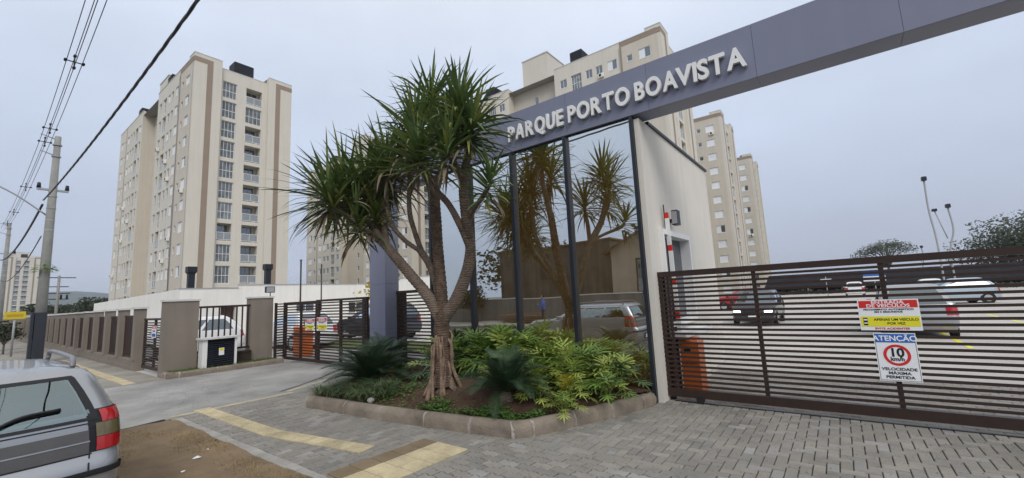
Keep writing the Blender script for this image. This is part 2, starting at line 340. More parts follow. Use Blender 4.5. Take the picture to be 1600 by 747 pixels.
# forecourt: herringbone of rectangular blocks
sp = []
for i in range(-32, 40):
    for j in range(0, 26):
        q_ = (i - j) % 4
        if q_ == 2 and j == 0:
            X, Y = i * B_ + .05, 4.35 + .05
            if -3.4 < X < 3.2 and not inside((X, Y), PLANT): sp.append((X, Y, 0, 1, tone(X, Y)))
        if q_ in (1, 2): continue
        X, Y = (i * B_ + 0.1, 4.35 + j * B_ + 0.05) if q_ == 0 else (i * B_ + 0.05, 4.35 + j * B_ + 0.1)
        if -3.6 < X < 3.2 and 4.36 < Y < 6.86 and (not inside((X, Y), PLANT) or pdist((X, Y), PLANT) < .08): sp.append((X, Y, 0 if q_ == 0 else 1, 0, tone(X, Y)))
uq = {}
for s_ in sp: uq[(round(s_[0], 3), round(s_[1], 3), s_[2])] = s_
lay('forecourt_paving', list(uq.values()), [paver_mesh(A_ - G, B_ - G), paver_mesh(B_ - G, B_ - G)])
# border course
bs = [(x, 4.285, 0, 0, tone(x, 4.2)) for x in [-3.3 + 0.402 * k for k in range(17)] if not inside((x + .05, 4.285), PLANT)]
lay('border_course', bs, [paver_mesh(0.40 - G, 0.135 - G, 0.007)])
# pavement by the street: wavy interlocking blocks
def wavy(lx, ly):
    def zz(t): return 0.010 * math.sin(2 * math.pi * t / (lx / 2))
    def zy(t): return 0.007 * math.sin(2 * math.pi * t / ly)
    top = []
    n = 9; hx, hy = lx / 2 - G / 2, ly / 2 - G / 2
    for k in range(n): t = -hx + 2 * hx * k / (n - 1); top.append((t, -hy + zz(t)))
    for k in range(1, 3): t = -hy + 2 * hy * k / 4; top.append((hx + zy(t), t))
    for k in range(n): t = hx - 2 * hx * k / (n - 1); top.append((t, hy + zz(t)))
    for k in range(1, 3): t = hy - 2 * hy * k / 4; top.append((-hx + zy(t), t))
    m = MB(); N = len(top)
    vs = [(x, y, -.02) for x, y in top] + [(x, y, -.005) for x, y in top] + [(x * .955, y * .91, 0) for x, y in top]
    m.add(vs, [tuple(range(2 * N, 3 * N))] + [(i, (i + 1) % N, N + (i + 1) % N, N + i) for i in range(N)] + [(N + i, N + (i + 1) % N, 2 * N + (i + 1) % N, 2 * N + i) for i in range(N)]); return m
sp = []
for j in range(16):
    y = 2.47 + 0.115 * j
    for i in range(-1, 36):
        x = -3.62 + 0.23 * i + (0.115 if j % 2 else 0)
        if x > -3.52 and y < 4.25 and (not inside((x, y), PLANT) or pdist((x, y), PLANT) < .08): sp.append((x, y, 0, 0, 3 if rng.random() < .08 else rng.choice((0, 1, 2))))
lay('pavement_interlocking', sp, [wavy(0.23, 0.115)])
# pavement between driveway and planter: running bond along Y
TACQ = [(-4.36, 2.42), (-3.60, 2.42), (-3.60, 3.76), (-4.36, 3.76)]
def ytac(x):
    return 2.79 if x < -6.4 else 2.79 + (x + 6.4) * 0.165 if x < -4.4 else 3.12
sp = []
for i in range(56):
    x = -8.86 + 0.1 * i
    for j in range(-1, 22):
        y = 2.52 + 0.2 * j + (0.1 if i % 2 else 0)
        if x > -3.50: continue
        if (inside((x, y), PLANT) and pdist((x, y), PLANT) > .08) or y > 5.6 or x < -9.15 + max(0, (4.0 - y) * 0.0): continue
        if y > 4.3 and x > -8.0 - (y - 4) * .5 - 0.0: continue
        if y < 4.25 or x < -7.9: sp.append((x, y, 1, 0, tone(x, y)))
lay('pavement_blocks', sp, [paver_mesh(A_ - G, B_ - G)])
# tactile strip
tac = thing('tactile_strip', 'yellow ribbed tactile paving strip running across the grey pavement', 'tactile paving', (0, 0, 0))
def tact(ribs, w=0.240):
    m = MB(); m.cbox(-w / 2, w / 2, -w / 2, w / 2, -.02, 0, .003)
    if ribs == 'bars':
        for k in range(4): m.cbox(-w / 2 + .012, w / 2 - .012, -w / 2 + .025 + k * .055, -w / 2 + .05 + k * .055, 0, .005, .004)
    elif ribs == 'dots':
        for a in range(6):
            for b in range(6):
                cx, cy = -w / 2 + .022 + a * .04, -w / 2 + .022 + b * .04
                m.add([(cx - .012, cy - .012, 0), (cx + .012, cy - .012, 0), (cx + .012, cy + .012, 0), (cx - .012, cy + .012, 0), (cx - .006, cy - .006, .005), (cx + .006, cy - .006, .005), (cx + .006, cy + .006, .005), (cx - .006, cy + .006, .005)], [(4, 5, 6, 7), (0, 1, 5, 4), (1, 2, 6, 5), (2, 3, 7, 6), (3, 0, 4, 7)])
    return m
tb, td = tact('bars').mesh('tile', tacy), tact('dots').mesh('tile', tacy)
tbr = tact('none').mesh('tile', tacb)
for k in range(19):
    x = -8.98 + k * 0.25
    if x < -4.48: O('tile', tb, tac, loc=(x, ytac(x), 0.011), rot=(0, 0, 0 if x < -6.4 else 0.16))
taq = thing('tactile_landing', 'square of dotted yellow and brown tactile tiles at pavement corner', 'tactile paving', (0, 0, 0))
for r_ in range(5):
    for c_ in range(3): O('tile', tbr if c_ == 0 else td, taq, loc=(-4.23 + c_ * .25 + 0.01 * r_, 2.56 + r_ * .25, 0.011), rot=(0, 0, -.02))
ta3 = thing('tactile_strip', 'faded yellow tactile strip on the far pavement left of the driveway', 'tactile paving', (0, 0, 0))
for k in range(44): O('tile', tb, ta3, loc=(-14.3 - k * 0.25, 2.8, 0.008))
# pale edging along the verge and the driveway
ed = thing('edging_strip', 'pale concrete edging strip between dirt verge and grey pavers', 'kerb', (0, 0, 0))
em = MB().cbox(0, .49, 0, .135, -.05, .006, .008).mesh('edging_stone', M('edging_concrete', (0.33, 0.315, 0.285), 0.95, 0.25, 3, 0.5, 40))
for k in range(24): O('edging_stone', em, ed, loc=(-8.75 + k * .5, 2.275, rng.uniform(-.003, .003)))
ed2 = thing('edging_strip', 'thin yellowish painted edging along the driveway side of the pavement', 'kerb', (0, 0, 0))
em2 = MB().cbox(-.05, .05, 0, .49, -.05, .008, .006).mesh('edging_stone', M('edging_yellow', (0.42, 0.37, 0.25), 0.95, 0.25, 3, 0.5, 40))
for k in range(8): O('edging_stone', em2, ed2, loc=(-8.95 - (0 if k < 4 else (k - 3) * .22), 2.3 + k * .5, 0), rot=(0, 0, 0 if k < 4 else 0.38))
# crack lines in the driveway (filled joints with width)
crk = MB(); cpts = [(-9.3, 4.2), (-9.55, 4.7), (-9.8, 5.1), (-10.1, 5.55), (-10.6, 6.3)]
crk.add([(x - .02, y, .006) for x, y in cpts] + [(x + .025, y, .006) for x, y in cpts], [(i, i + 1, len(cpts) + i + 1, len(cpts) + i) for i in range(len(cpts) - 1)])
crk.obj('expansion_joint', blackp, label='dark open joint curving along the driveway edge', cat='joint')
# ---- planter: soil mound, kerb stones
def soilz(x, y):
    d = math.hypot(x + 5.0, (y - 4.85) * 1.0); e_ = min(1.0, max(0.0, (y - (3.78 + .105 * (x + 7.42)) - .13) / .5)); e_ = e_ * e_ * (3 - 2 * e_); e_ *= min(1.0, max(0.0, (-x - 3.35 + max(0, (y - 4.4) * .42)) / .5))
    return 0.135 + 0.25 * e_ * math.exp(-(d / 1.35) ** 2) + 0.03 * mnoise.noise(Vector((x * 2.5, y * 2.5, 1))) + 0.012 * mnoise.noise(Vector((x * 9, y * 9, 1))) + max(0, (y - 4.8)) * .05
grid_sheet('planter_soil', -9.0, -2.3, 3.8, 6.6, 110, 50, soilz, soil, lambda x, y: inside((x, y), PLANT) and (pdist((x, y), PLANT) > .07 or y > 6.3))
pk = thing('planter_kerb', 'rounded concrete kerb around the planted bed in front of glass', 'kerb', (0, 0, 0))
def kerb_run(pts, root, h=0.185, w=0.15, hs=None):
    """each segment a kerb stone: rounded cross-section swept between two points, with a mortar joint"""
    prof = [(0, -.05), (-.012, h * .55), (.02, h * .9), (w * .4, h), (w * .8, h * .96), (w, h * .8), (w, -.05)]
    for i in range(len(pts) - 1):
        a, b = Vector((*pts[i], 0)), Vector((*pts[i + 1], 0)); d = (b - a).normalized(); nn = Vector((-d.y, d.x, 0)); m = MB()
        n = len(prof); L_ = (b - a).length; st = [0.006, 0.02, L_ * .35, L_ * .65, L_ - .02, L_ - .006]; vs = []
        for k, s_ in enumerate(st):
            q = 0.97 if k in (0, 5) else 1
            for (u, z) in prof:
                p = a + d * s_ + nn * (u + rng.uniform(-.004, .004)); vs.append((p.x, p.y, z * q + rng.uniform(-.004, .004)))
        fs = [(k * n + j, (k + 1) * n + j, (k + 1) * n + j + 1, k * n + j + 1) for k in range(5) for j in range(n - 1)] + [tuple(range(n)), tuple(range(5 * n, 6 * n))[::-1]]
        m.add(vs, fs, 0, True); m.obj('kerb_stone', kerbm, root)
        j_ = MB(); vs = []
        for s_ in (-.02, .02):
            for (u, z) in prof:
                p = a + d * s_ + nn * (u + .002 + rng.uniform(-.006, .003)); vs.append((p.x, p.y, z * .985 + rng.uniform(-.004, .004)))
        j_.add(vs, [(j, n + j, n + j + 1, j + 1) for j in range(n - 1)], 0, True); j_.obj('mortar_joint', mortar, root)
kerb_run(PLANT[:11], pk)
kerb_run([PLANT[12], PLANT[13], PLANT[14], PLANT[15], PLANT[0]], pk)
# inside the property
lotm = M('lot_paving', (0.45, 0.43, 0.395), 0.93, 0.18, 0.5, 0.3, 30)
sheet('parking_lot', [(-9.0, 6.82), (60, 6.82), (60, 74.5), (-14.1, 74.5), (-14.1, 12), (-9.0, 12)], -0.006, lotm)
sheet('inner_yard', [(-120, 3.4), (-14.1, 3.4), (-14.1, 8.9), (-120, 8.9)], -0.02, lotm)
sheet('inner_road', [(-60, 12.0), (-14.1, 12.0), (-14.1, 30), (-60, 30)], -0.01, lotm)
sheet('inner_road_apron', [(-33.9, 7.2), (-9.0, 7.2), (-9.0, 12.0), (-33.9, 12.0)], -0.012, drivem)
sp = [(x, y, 0, 0, 3 if rng.random() < .5 else 1) for j in range(30) for y in [6.93 + j * .1] for i in range(36) for x in [-2.1 + i * .2 + (.1 if j % 2 else 0)]]
lay('lot_blocks', sp, [paver_mesh(A_ - G, B_ - G)], zt=0.004, limit=0)
for k, y in enumerate((14.5, 22.0)):
    for i in range(6):
        MB().box(2.2 + i * 2.5, 2.3 + i * 2.5, y, y + 4.5, -.004, -.001).obj('bay_line', yellp, kind='structure')
lawn = MB(); vs = []
grid_sheet('lawn', -22.0, -9.6, 9.3, 11.2, 20, 5, lambda x, y: 0.06 + .03 * rng.random(), grassm)
grid_sheet('grass_bed', -14.62, -14.1, 3.62, 6.3, 4, 20, lambda x, y: 0.12 + .02 * rng.random(), grassm)
gb = MB()
for i in range(900):
    x = rng.uniform(-14.6, -14.05); y = rng.uniform(3.6, 6.3); a = rng.uniform(0, 6.3); h = rng.uniform(.03, .09)
    gb.add([(x - .006 * math.cos(a), y - .006 * math.sin(a), .11), (x + .006 * math.cos(a), y + .006 * math.sin(a), .11), (x + rng.uniform(-.03, .03), y + rng.uniform(-.03, .03), .12 + h)], [(0, 1, 2)])
gb.obj('bed_grass', M('bed_grass', (0.085, 0.14, 0.03), 0.8, 0.3, 6, trans=.2), label='short green grass in the narrow bed below the brown fence', cat='grass', kind='stuff')
bk = thing('bed_kerb', 'low concrete kerb around the grass bed beside the driveway', 'kerb', (0, 0, 0))
kerb_run([(-14.7, 3.52), (-14.2, 3.5), (-13.97, 3.75), (-13.95, 4.6), (-13.95, 5.5), (-13.97, 6.4)], bk, 0.15, 0.13)
# thin cracks across the driveway slab, scattered grit and leaves
gr_ = MB()
for i in range(2600):
    x, y = (rng.uniform(-13.9, -3.5), rng.uniform(2.3, 4.3)) if i % 2 else (rng.uniform(-3.4, 2.0), rng.uniform(2.6, 6.7))
    if inside((x, y), PLANT): continue
    s_ = rng.uniform(.003, .009); gr_.add([(x + s_, y, .004), (x, y + s_, .004), (x - s_, y, .004), (x, y - s_, .004), (x, y, .004 + s_)], [(0, 1, 4), (1, 2, 4), (2, 3, 4), (3, 0, 4)])
gr_.obj('grit', M('grit', (.22, .19, .15), .95, .4, 30), label='fine grit scattered over the paving and driveway', cat='grit', kind='stuff')

# ================================================================== APARTMENT TOWERS
FL = 2.75; NF = 12; TL = 38.4; TW = 12.1
def facade(mb, org, U, N, u0, u1, z0, z1, ops, mat=0, rmat=0):
    """wall plane with real openings: ops = (ua, ub, za, zb, depth)"""
    org, U, N = Vector(org), Vector(U), Vector(N)
    us = sorted({u0, u1, *[o[0] for o in ops], *[o[1] for o in ops]}); zs = sorted({z0, z1, *[o[2] for o in ops], *[o[3] for o in ops]})
    us = [u for u in us if u0 <= u <= u1]; zs = [z for z in zs if z0 <= z <= z1]
    P = lambda u, z, d=0.0: org + U * u + Vector((0, 0, z)) - N * d
    for i in range(len(us) - 1):
        run = None
        for j in range(len(zs)):
            op = True
            if j < len(zs) - 1:
                um, zm = (us[i] + us[i + 1]) / 2, (zs[j] + zs[j + 1]) / 2
                op = any(a < um < b and c < zm < d for a, b, c, d, _ in ops)
            if not op and run is None: run = zs[j]
            if op and run is not None:
                mb.quad(P(us[i], run), P(us[i + 1], run), P(us[i + 1], zs[j]), P(us[i], zs[j]), mat); run = None
    for a, b, c, d, dp in ops:
        mb.quad(P(a, c), P(a, c, dp), P(a, d, dp), P(a, d), rmat); mb.quad(P(b, c, dp), P(b, c), P(b, d), P(b, d, dp), rmat)
        mb.quad(P(a, c, dp), P(a, c), P(b, c), P(b, c, dp), rmat); mb.quad(P(a, d), P(a, d, dp), P(b, d, dp), P(b, d), rmat)
        mb.quad(P(a, c, dp), P(b, c, dp), P(b, d, dp), P(a, d, dp), rmat)
def win_mesh(w, h, kind):
    m = MB(); t = 0.06; g = {'pane': 1, 'shutter': 2, 'half': 1, 'curtain': 3, 'glazed': 3}[kind]
    m.box(-w / 2, w / 2, -.05, 0, 0, t); m.box(-w / 2, w / 2, -.05, 0, h - t, h); m.box(-w / 2, -w / 2 + t, -.05, 0, t, h - t); m.box(w / 2 - t, w / 2, -.05, 0, t, h - t)
    if kind == 'glazed':
        for k in (1, 2, 3): m.box(-w / 2 + w * k / 4 - .02, -w / 2 + w * k / 4 + .02, -.045, 0, t, h - t)
        m.box(-w / 2 + t, w / 2 - t, -.05, 0, 1.0, 1.06)
    elif kind in ('pane', 'curtain') and w > .8: m.box(-.025, .025, -.045, 0, t, h - t)
    m.quad((-w / 2 + t, -.02, t), (w / 2 - t, -.02, t), (w / 2 - t, -.02, h - t), (-w / 2 + t, -.02, h - t), g)
    if kind == 'half': m.box(-w / 2 + t, 0.02, -.06, -.021, t, h - t, 2)
    m.box(-w / 2 - .05, w / 2 + .05, -.16, 0, -.07, -.003)
    return m.mesh('window', [white, winglass, wshut, curtain])
def rail_mesh(w):
    m = MB(); m.box(-w / 2, w / 2, -.05, 0, 1.0, 1.06); m.box(-w / 2, w / 2, -.045, -.005, .08, .13)
    for k in range(3): x = -w / 2 + .02 + (w - .04) * k / 2; m.box(x - .02, x + .02, -.045, -.006, .13, 1.0)
    m.quad((-w / 2, -.02, .13), (w / 2, -.02, .13), (w / 2, -.02, 1.0), (-w / 2, -.02, 1.0), 1)
    return m.mesh('railing', [white, M('railing_glass', (0.26, 0.285, 0.30), 0.2, 0.1, 2, spec=.5)] if 'railing_glass' not in MATS else [white, MATS['railing_glass']])
def ac_mesh():
    m = MB(); m.box(-.38, .38, -.34, -.04, 0, .52); m.box(-.3, -.26, -.34, 0, -.06, -.003); m.box(.26, .3, -.34, 0, -.06, -.003)
    m.tube([(-.08, -.345, .26), (-.08, -.36, .26)], .2, 12, 1); return m.mesh('air_conditioner', [offwhite, dkmetal])
# columns on the long face, measured from the corner: (s0, s1, zlo, zhi, kind)
WING = [(1.0, 2.45, .95, 2.25, 'S'), (3.35, 4.05, 1.25, 2.05, 'N'), (5.45, 6.75, .95, 2.25, 'S'), (7.5, 8.5, 1.0, 2.2, 'W'), (9.0, 10.0, 1.0, 2.2, 'W'), (10.7, 12.3, .05, 2.3, 'B'), (13.0, 14.1, 1.0, 2.2, 'W')]
REC = 1.5
wins = {}
def wm(w, h, k):
    key = (round(w, 2), round(h, 2), k)
    if key not in wins: wins[key] = win_mesh(w, h, k)
    return wins[key]
RAILS = {w: rail_mesh(w) for w in (1.65, 2.0, 1.6)}
ACM = ac_mesh()
rg = random.Random(3)
# shared wall shell
sh = MB()
ops = []; slots = []      # slots: (face, u, z, w, h, kind)
for side in (0, 1):
    for (a, b, zl, zh, k) in WING:
        ua, ub = (-b, -a) if side == 0 else (-(TL - a), -(TL - b))
        for f in range(NF):
            z = -.5 + FL * f
            ops.append((ua, ub, z + zl, z + zh, 1.1 if k == 'B' else .14)); slots.append(('Y', (ua + ub) / 2, z + zl, ub - ua, zh - zl, k, .14))
o1 = [o for o in ops if o[1] > -15.0]; o2 = [o for o in ops if o[0] < -23.4]
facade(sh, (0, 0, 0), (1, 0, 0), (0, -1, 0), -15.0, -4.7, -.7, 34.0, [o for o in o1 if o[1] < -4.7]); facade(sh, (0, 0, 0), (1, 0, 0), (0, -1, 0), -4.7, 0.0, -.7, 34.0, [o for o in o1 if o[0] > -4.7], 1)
facade(sh, (0, 0, 0), (1, 0, 0), (0, -1, 0), -TL, -23.4, -.7, 34.0, o2)
oc = []
for f in range(NF):
    z = -.5 + FL * f; oc.append((-19.55, -18.85, z + .9, z + 2.0, .14)); slots.append(('Y', -19.2, z + .9, .7, 1.1, 'C', .14 + REC))
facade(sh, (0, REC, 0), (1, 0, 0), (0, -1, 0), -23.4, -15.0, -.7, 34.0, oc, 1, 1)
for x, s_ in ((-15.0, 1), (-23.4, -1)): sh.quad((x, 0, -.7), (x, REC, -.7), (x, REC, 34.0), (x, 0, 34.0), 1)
ox = []
for f in range(NF):
    z = -.5 + FL * f
    for (a, b) in ((3.4, 5.05), (6.2, 8.2)):
        ox.append((a, b, z + .05, z + 2.3, 1.3)); slots.append(('X', (a + b) / 2, z + .05, b - a, 2.25, 'B1' if a < 5 else 'B2', 0))
PJ = .45
facade(sh, (0, 0, 0), (0, 1, 0), (1, 0, 0), 3.1, 8.9, -.7, 33.7, ox)
sh.quad((PJ, 0.02, -.7), (PJ, 3.1, -.7), (PJ, 3.1, 34.45), (PJ, 0.02, 34.45)); sh.quad((PJ, 8.9, -.7), (PJ, TW, -.7), (PJ, TW, 34.45), (PJ, 8.9, 34.45))
for y in (3.1, 8.9): sh.quad((PJ, y, -.7), (-.3, y, -.7), (-.3, y, 34.45), (PJ, y, 34.45))
sh.quad((0, 0.02, -.7), (PJ, 0.02, -.7), (PJ, 0.02, 34.45), (0, 0.02, 34.45)); sh.quad((PJ, TW, -.7), (0, TW, -.7), (0, TW, 34.45), (PJ, TW, 34.45))
sh.quad((0, TW, -.7), (-TL, TW, -.7), (-TL, TW, 34.0), (0, TW, 34.0)); sh.quad((-TL, TW, -.7), (-TL, 0, -.7), (-TL, 0, 34.0), (-TL, TW, 34.0))
sh.quad((PJ, 0.02, 34.45), (PJ, 3.1, 34.45), (-1.5, 3.1, 34.45), (-1.5, 0.02, 34.45)); sh.quad((PJ, 8.9, 34.45), (PJ, TW, 34.45), (-1.5, TW, 34.45), (-1.5, 8.9, 34.45))
sh.quad((-1.5, 0.02, 34.45), (-1.5, 3.1, 34.45), (-1.5, 3.1, 33), (-1.5, 0.02, 33)); sh.quad((-1.5, 8.9, 34.45), (-1.5, TW, 34.45), (-1.5, TW, 33), (-1.5, 8.9, 33))
sh.quad((-1.5, 0.02, 34.0), (0, 0.02, 34.0), (0, 0.02, 34.45), (-1.5, 0.02, 34.45))
SHELL = sh.mesh('wall', [cream, creamdk])
rf = MB(); rf.quad((-.02, .05, 33.3), (-.02, TW - .05, 33.3), (-TL + .05, TW - .05, 33.3), (-TL + .05, .05, 33.3))
ROOF = rf.mesh('roof', M('roof_grey', (0.3, 0.29, 0.27), .9))
cr_ = MB(); cr_.box(-21.5, -16.9, REC - .02, TW - 2.5, 33.31, 38.3); cr_.box(-21.6, -16.8, REC - .1, TW - 2.4, 38.3, 38.45, 1)
CORE = cr_.mesh('stair_core', [cream, capwhite])
BANDS = [MB().box(*q).mesh('brown_band', brownband) for q in ((PJ + .001, PJ + .02, 1.42, 2.07, -.7, 33.95), (PJ + .001, PJ + .02, 0.0, 1.42, 33.3, 33.95), (PJ + .001, PJ + .02, 9.85, 10.5, -.7, 33.95), (PJ + .001, PJ + .02, 10.5, TW, 33.3, 33.95),
         (-4.7, PJ + .02, -.022, -.002, 33.3, 33.95), (-4.95, -4.7, -.025, -.002, -.7, 33.95), (-TL + 4.7, -TL + 4.95, -.025, -.002, -.7, 33.95))]
pp = MB(); pp.tube([(-5.02, -.06, -.6), (-5.02, -.06, 33.2)], .05, 6); PIPE = pp.mesh('downpipe', greyp)
COPS = [MB().box(*q).mesh('coping', capwhite) for q in ((-15.03, 0, -.05, .2, 34.001, 34.06), (-TL - .03, -23.4, -.05, .2, 34.001, 34.06), (-1.53, PJ + .04, -.03, .2, 34.451, 34.5), (PJ - .16, PJ + .04, .2, 3.13, 34.451, 34.5), (PJ - .16, PJ + .04, 8.87, TW + .04, 34.451, 34.5), (-.18, .04, 3.14, 8.86, 33.701, 33.75))]
VENTS = []
for x, y in ((-1.7, 5.7), (-11.5, 1.2), (-27.5, 1.2)):
    vt = MB(); vt.box(x - .9, x + .9, y - .8, y + 1.6, 33.31, 35.75)
    for k in range(8): vt.box(x - .95, x + .95, y - .85, y + 1.65, 33.5 + k * .28, 33.6 + k * .28)
    VENTS.append(vt.mesh('roof_vent', dkmetal))
backd = {}
def door_mesh(w):
    if w not in backd:
        m = MB(); m.quad((-w / 2, 0, 0), (w / 2, 0, 0), (w / 2, 0, 2.1), (-w / 2, 0, 2.1), 1)
        for x in (-w / 2, -.02, w / 2 - .05): m.box(x, x + .05, -.03, -.001, 0, 2.1)
        m.box(-w / 2, w / 2, -.03, -.001, 2.1, 2.15); backd[w] = m.mesh('balcony_door', [greyp, winglass])
    return backd[w]
def tower(loc, label, seed, floors=range(NF), group='cream apartment towers of the estate', longface=True, xface=True):
    t = thing('apartment_tower', label, 'building', loc, 0, group)
    O('wall', SHELL, t); r_ = O('roof', ROOF, t); O('stair_core', CORE, r_); O('downpipe', PIPE, t)
    for q in COPS: O('coping', q, t)
    for q in VENTS: O('roof_vent', q, r_)
    for q in BANDS: O('brown_band', q, t)
    q = random.Random(seed)
    for (fc, u, z, w, h, k, dp) in slots:
        if fc == 'Y':
            if not longface: continue
            loc_ = (u, dp - .001 + .0, z); rot = (0, 0, 0)
            y = dp - .004
            if k == 'B':
                if q.random() < .35: O('window', wm(w, h, 'glazed'), t, loc=(u, .2, z))
                else:
                    O('railing', RAILS[1.6], t, loc=(u, .05, z)); O('balcony_door', door_mesh(1.3), t, loc=(u, 1.09, z + .02))
                continue
            kind = {'S': q.choice(('shutter', 'shutter', 'shutter', 'half', 'half')), 'N': 'pane', 'W': q.choice(('pane', 'pane', 'curtain', 'shutter')), 'C': 'pane'}[k]
            O('window', wm(w, h, kind), t, loc=(u, y, z))
            if k in 'SW' and q.random() < .07: O('air_conditioner', ACM, t, loc=(u + .3, -.002, z - .62))
        elif xface:
            if k == 'B1': gl = q.random() < .68
            else: gl = q.random() < .2
            if gl: O('window', wm(w, h, 'glazed'), t, loc=(-.22, u, z), rot=(0, 0, R(90)))
            else:
                O('railing', RAILS[1.65 if k == 'B1' else 2.0], t, loc=(-.04, u, z), rot=(0, 0, R(90)))
                O('balcony_door', door_mesh(1.3), t, loc=(-1.29, u + .1, z + .02), rot=(0, 0, R(90)))
    return t
tower((-61.9, 16.25, 0), 'tall cream tower with stacked balconies on the left, behind the brown fence', 1)
tower((-61.9, 50.6, 0), 'cream tower behind the grey column, partly hidden by the strap-leaved tree', 2)
tower((-14.3, 50.6, 0), 'cream tower whose upper floors rise directly above the lettered beam', 3)
tower((-14.35, 84.7, 0), 'slim end of cream tower with white shutters just right of the gatehouse', 4, xface=True)
tower((-14.4, 119.3, 0), 'farthest and shortest-looking cream tower right of the gatehouse', 5)
tower((-356, 16.0, 2.0), 'small distant cream tower behind the concrete utility pole', 6, group='cream apartment towers of the estate')

# ================================================================== LOW WHITE PARTY BUILDING
lb = thing('low_building', 'low off-white building with parapet behind the brown gates', 'building', (-34, 8.9, 0))
m = MB(); opsl = [(2.35, 3.3, 0.0, 2.0, .5), (7.5, 9.0, .9, 1.9, .12), (12.0, 13.5, .9, 1.9, .12)]
facade(m, (0, 0, 0), (0, 1, 0), (1, 0, 0), 0.0, 3.4, -.2, 3.2, [opsl[0]]); facade(m, (.0, 0, 0), (0, 1, 0), (1, 0, 0), 3.4, 26.0, -.2, 3.42, opsl[1:])
m.quad((0, 0, -.2), (-27.5, 0, -.2), (-27.5, 0, 3.0), (0, 0, 3.2)); m.quad((0, 26, -.2), (0, 26, 3.42), (-27, 26, 3.42), (-27, 26, -.2)); m.obj('wall', offwhite, lb)
m = MB(); m.quad((-.02, .02, 2.95), (-.02, 25.9, 2.95), (-27, 25.9, 2.95), (-27, .02, 2.9)); rfo = m.obj('roof', MATS['roof_grey'], lb)
m = MB(); m.box(-.2, .05, -.05, 3.4, 3.2, 3.25); m.box(-.2, .05, 3.4, 26.05, 3.42, 3.47); m.obj('coping', greyp, lb)
m = MB(); m.box(-.5, -.44, 2.36, 3.29, 0, 1.98); m.obj('door', M('door_brown', (0.06, 0.035, 0.025), .6), lb)
for y in (8.25, 12.75): O('window', wm(1.5, 1.0, 'pane'), lb, loc=(-.1, y, .9), rot=(0, 0, R(90)))
for k, (y, z0, z1) in enumerate(((1.67, 3.0, 5.0), (7.0, 3.0, 5.35), (19.5, 3.0, 5.2))):
    m = MB(); m.box(-4.2, -3.8, y - .2, y + .2, z0, z1 - .55); m.add([(-4.2, y - .2, z1 - .55), (-3.8, y - .2, z1 - .55), (-3.8, y + .2, z1 - .55), (-4.2, y + .2, z1 - .55), (-4.28, y - .3, z1 - .4), (-3.72, y - .3, z1 - .4), (-3.72, y + .3, z1 - .4), (-4.28, y + .3, z1 - .4)], [(0, 1, 5, 4), (1, 2, 6, 5), (2, 3, 7, 6), (3, 0, 4, 7)]); m.box(-4.28, -3.72, y - .3, y + .3, z1 - .4, z1); m.obj('chimney', dkmetal, rfo)
lb2 = thing('low_building', 'taller white wall of a low block right of the grey column', 'building', (-30, 26, 0))
m = MB(); m.box(-8, 0, .05, 24, -.2, 3.9); m.obj('wall', offwhite, lb2); m = MB(); m.box(-8.05, .05, 0, 24.05, 3.9, 3.98); m.obj('coping', greyp, lb2)

# ================================================================== GATEHOUSE, PORTAL
gh = thing('gatehouse', 'ivory gatehouse with tall amber mirror glass front', 'building', (0, 0, 0))
GX0, GX1, GY, GB, GT = -7.4, -2.39, 6.64, 11.0, 4.5
m = MB()
facade(m, (-2.3, 0, 0), (0, 1, 0), (1, 0, 0), 6.62, GB, 0, GT, [(7.12, 8.62, 1.15, 2.62, .14)])
m.quad((-2.385, 6.62, 0), (-2.3, 6.62, 0), (-2.3, 6.62, GT), (-2.385, 6.62, GT)); m.quad((-2.385, 6.62, 0), (-2.385, 6.62, GT), (-2.385, 6.8, GT), (-2.385, 6.8, 0))
m.quad((-2.3, GB, 0), (GX0, GB, 0), (GX0, GB, GT), (-2.3, GB, GT)); m.quad((GX0, GB, 0), (GX0, 6.7, 0), (GX0, 6.7, GT), (GX0, GB, GT))
m.obj('wall', lobbywall, gh)
m = MB(); m.box(GX0, -2.32, 6.98, GB - .02, GT - .25, GT - .15); m.obj('roof', MATS['roof_grey'], gh)
m = MB(); m.box(-2.5, -2.265, 6.99, GB + .03, GT, GT + .05); m.box(GX0, -2.5, GB - .2, GB + .03, GT, GT + .05); m.obj('coping', dkmetal, gh)
MX = [-2.42, -3.69, -4.93, -6.11, -7.35]
for i in range(4):
    hw_ = (MX[i] - MX[i + 1]) / 2 - .02; m = MB(); m.box(-hw_, hw_, 0, .02, .12, 4.54); m.obj('glass_pane', amber, gh, loc=((MX[i] + MX[i + 1]) / 2, GY, 0), rot=((.0012, -.0009, .001, -.0012)[i], 0, (.0014, -.001, .0012, -.0014)[i]))
for i, x in enumerate(MX):
    m = MB(); w = .034 if i else .03; m.box(x - w, x + w, GY - .075, GY + .05, 0.0, 4.549); m.obj('mullion', mull, gh)
m = MB(); m.box(MX[-1], MX[0], GY - .02, GY + .04, .06, .119); m.obj('transom', mull, gh)
MB().box(MX[-1], MX[0], GY - .03, GY + .04, 4.545, 4.555).obj('transom', mull, gh)
m = MB(); m.box(-2.44, -2.22, 7.06, 7.13, 1.08, 2.70); m.box(-2.44, -2.22, 8.61, 8.68, 1.08, 2.70); m.box(-2.44, -2.22, 7.13, 8.61, 2.61, 2.70); m.box(-2.44, -2.22, 7.13, 8.61, 1.08, 1.16); m.box(-2.42, -2.36, 7.85, 7.89, 1.16, 2.61)
wf = m.obj('window', white, gh); m = MB(); m.box(-2.41, -2.40, 7.13, 8.61, 1.16, 2.61); m.obj('pane', winglass, wf)
m = MB(); m.box(-2.3, -2.0, 7.0, 8.75, .92, 1.0); m.obj('sill', white, wf)
pf = thing('portal_frame', 'lilac grey portal beam and column carrying raised white lettering', 'portal', (0, 0, 0))
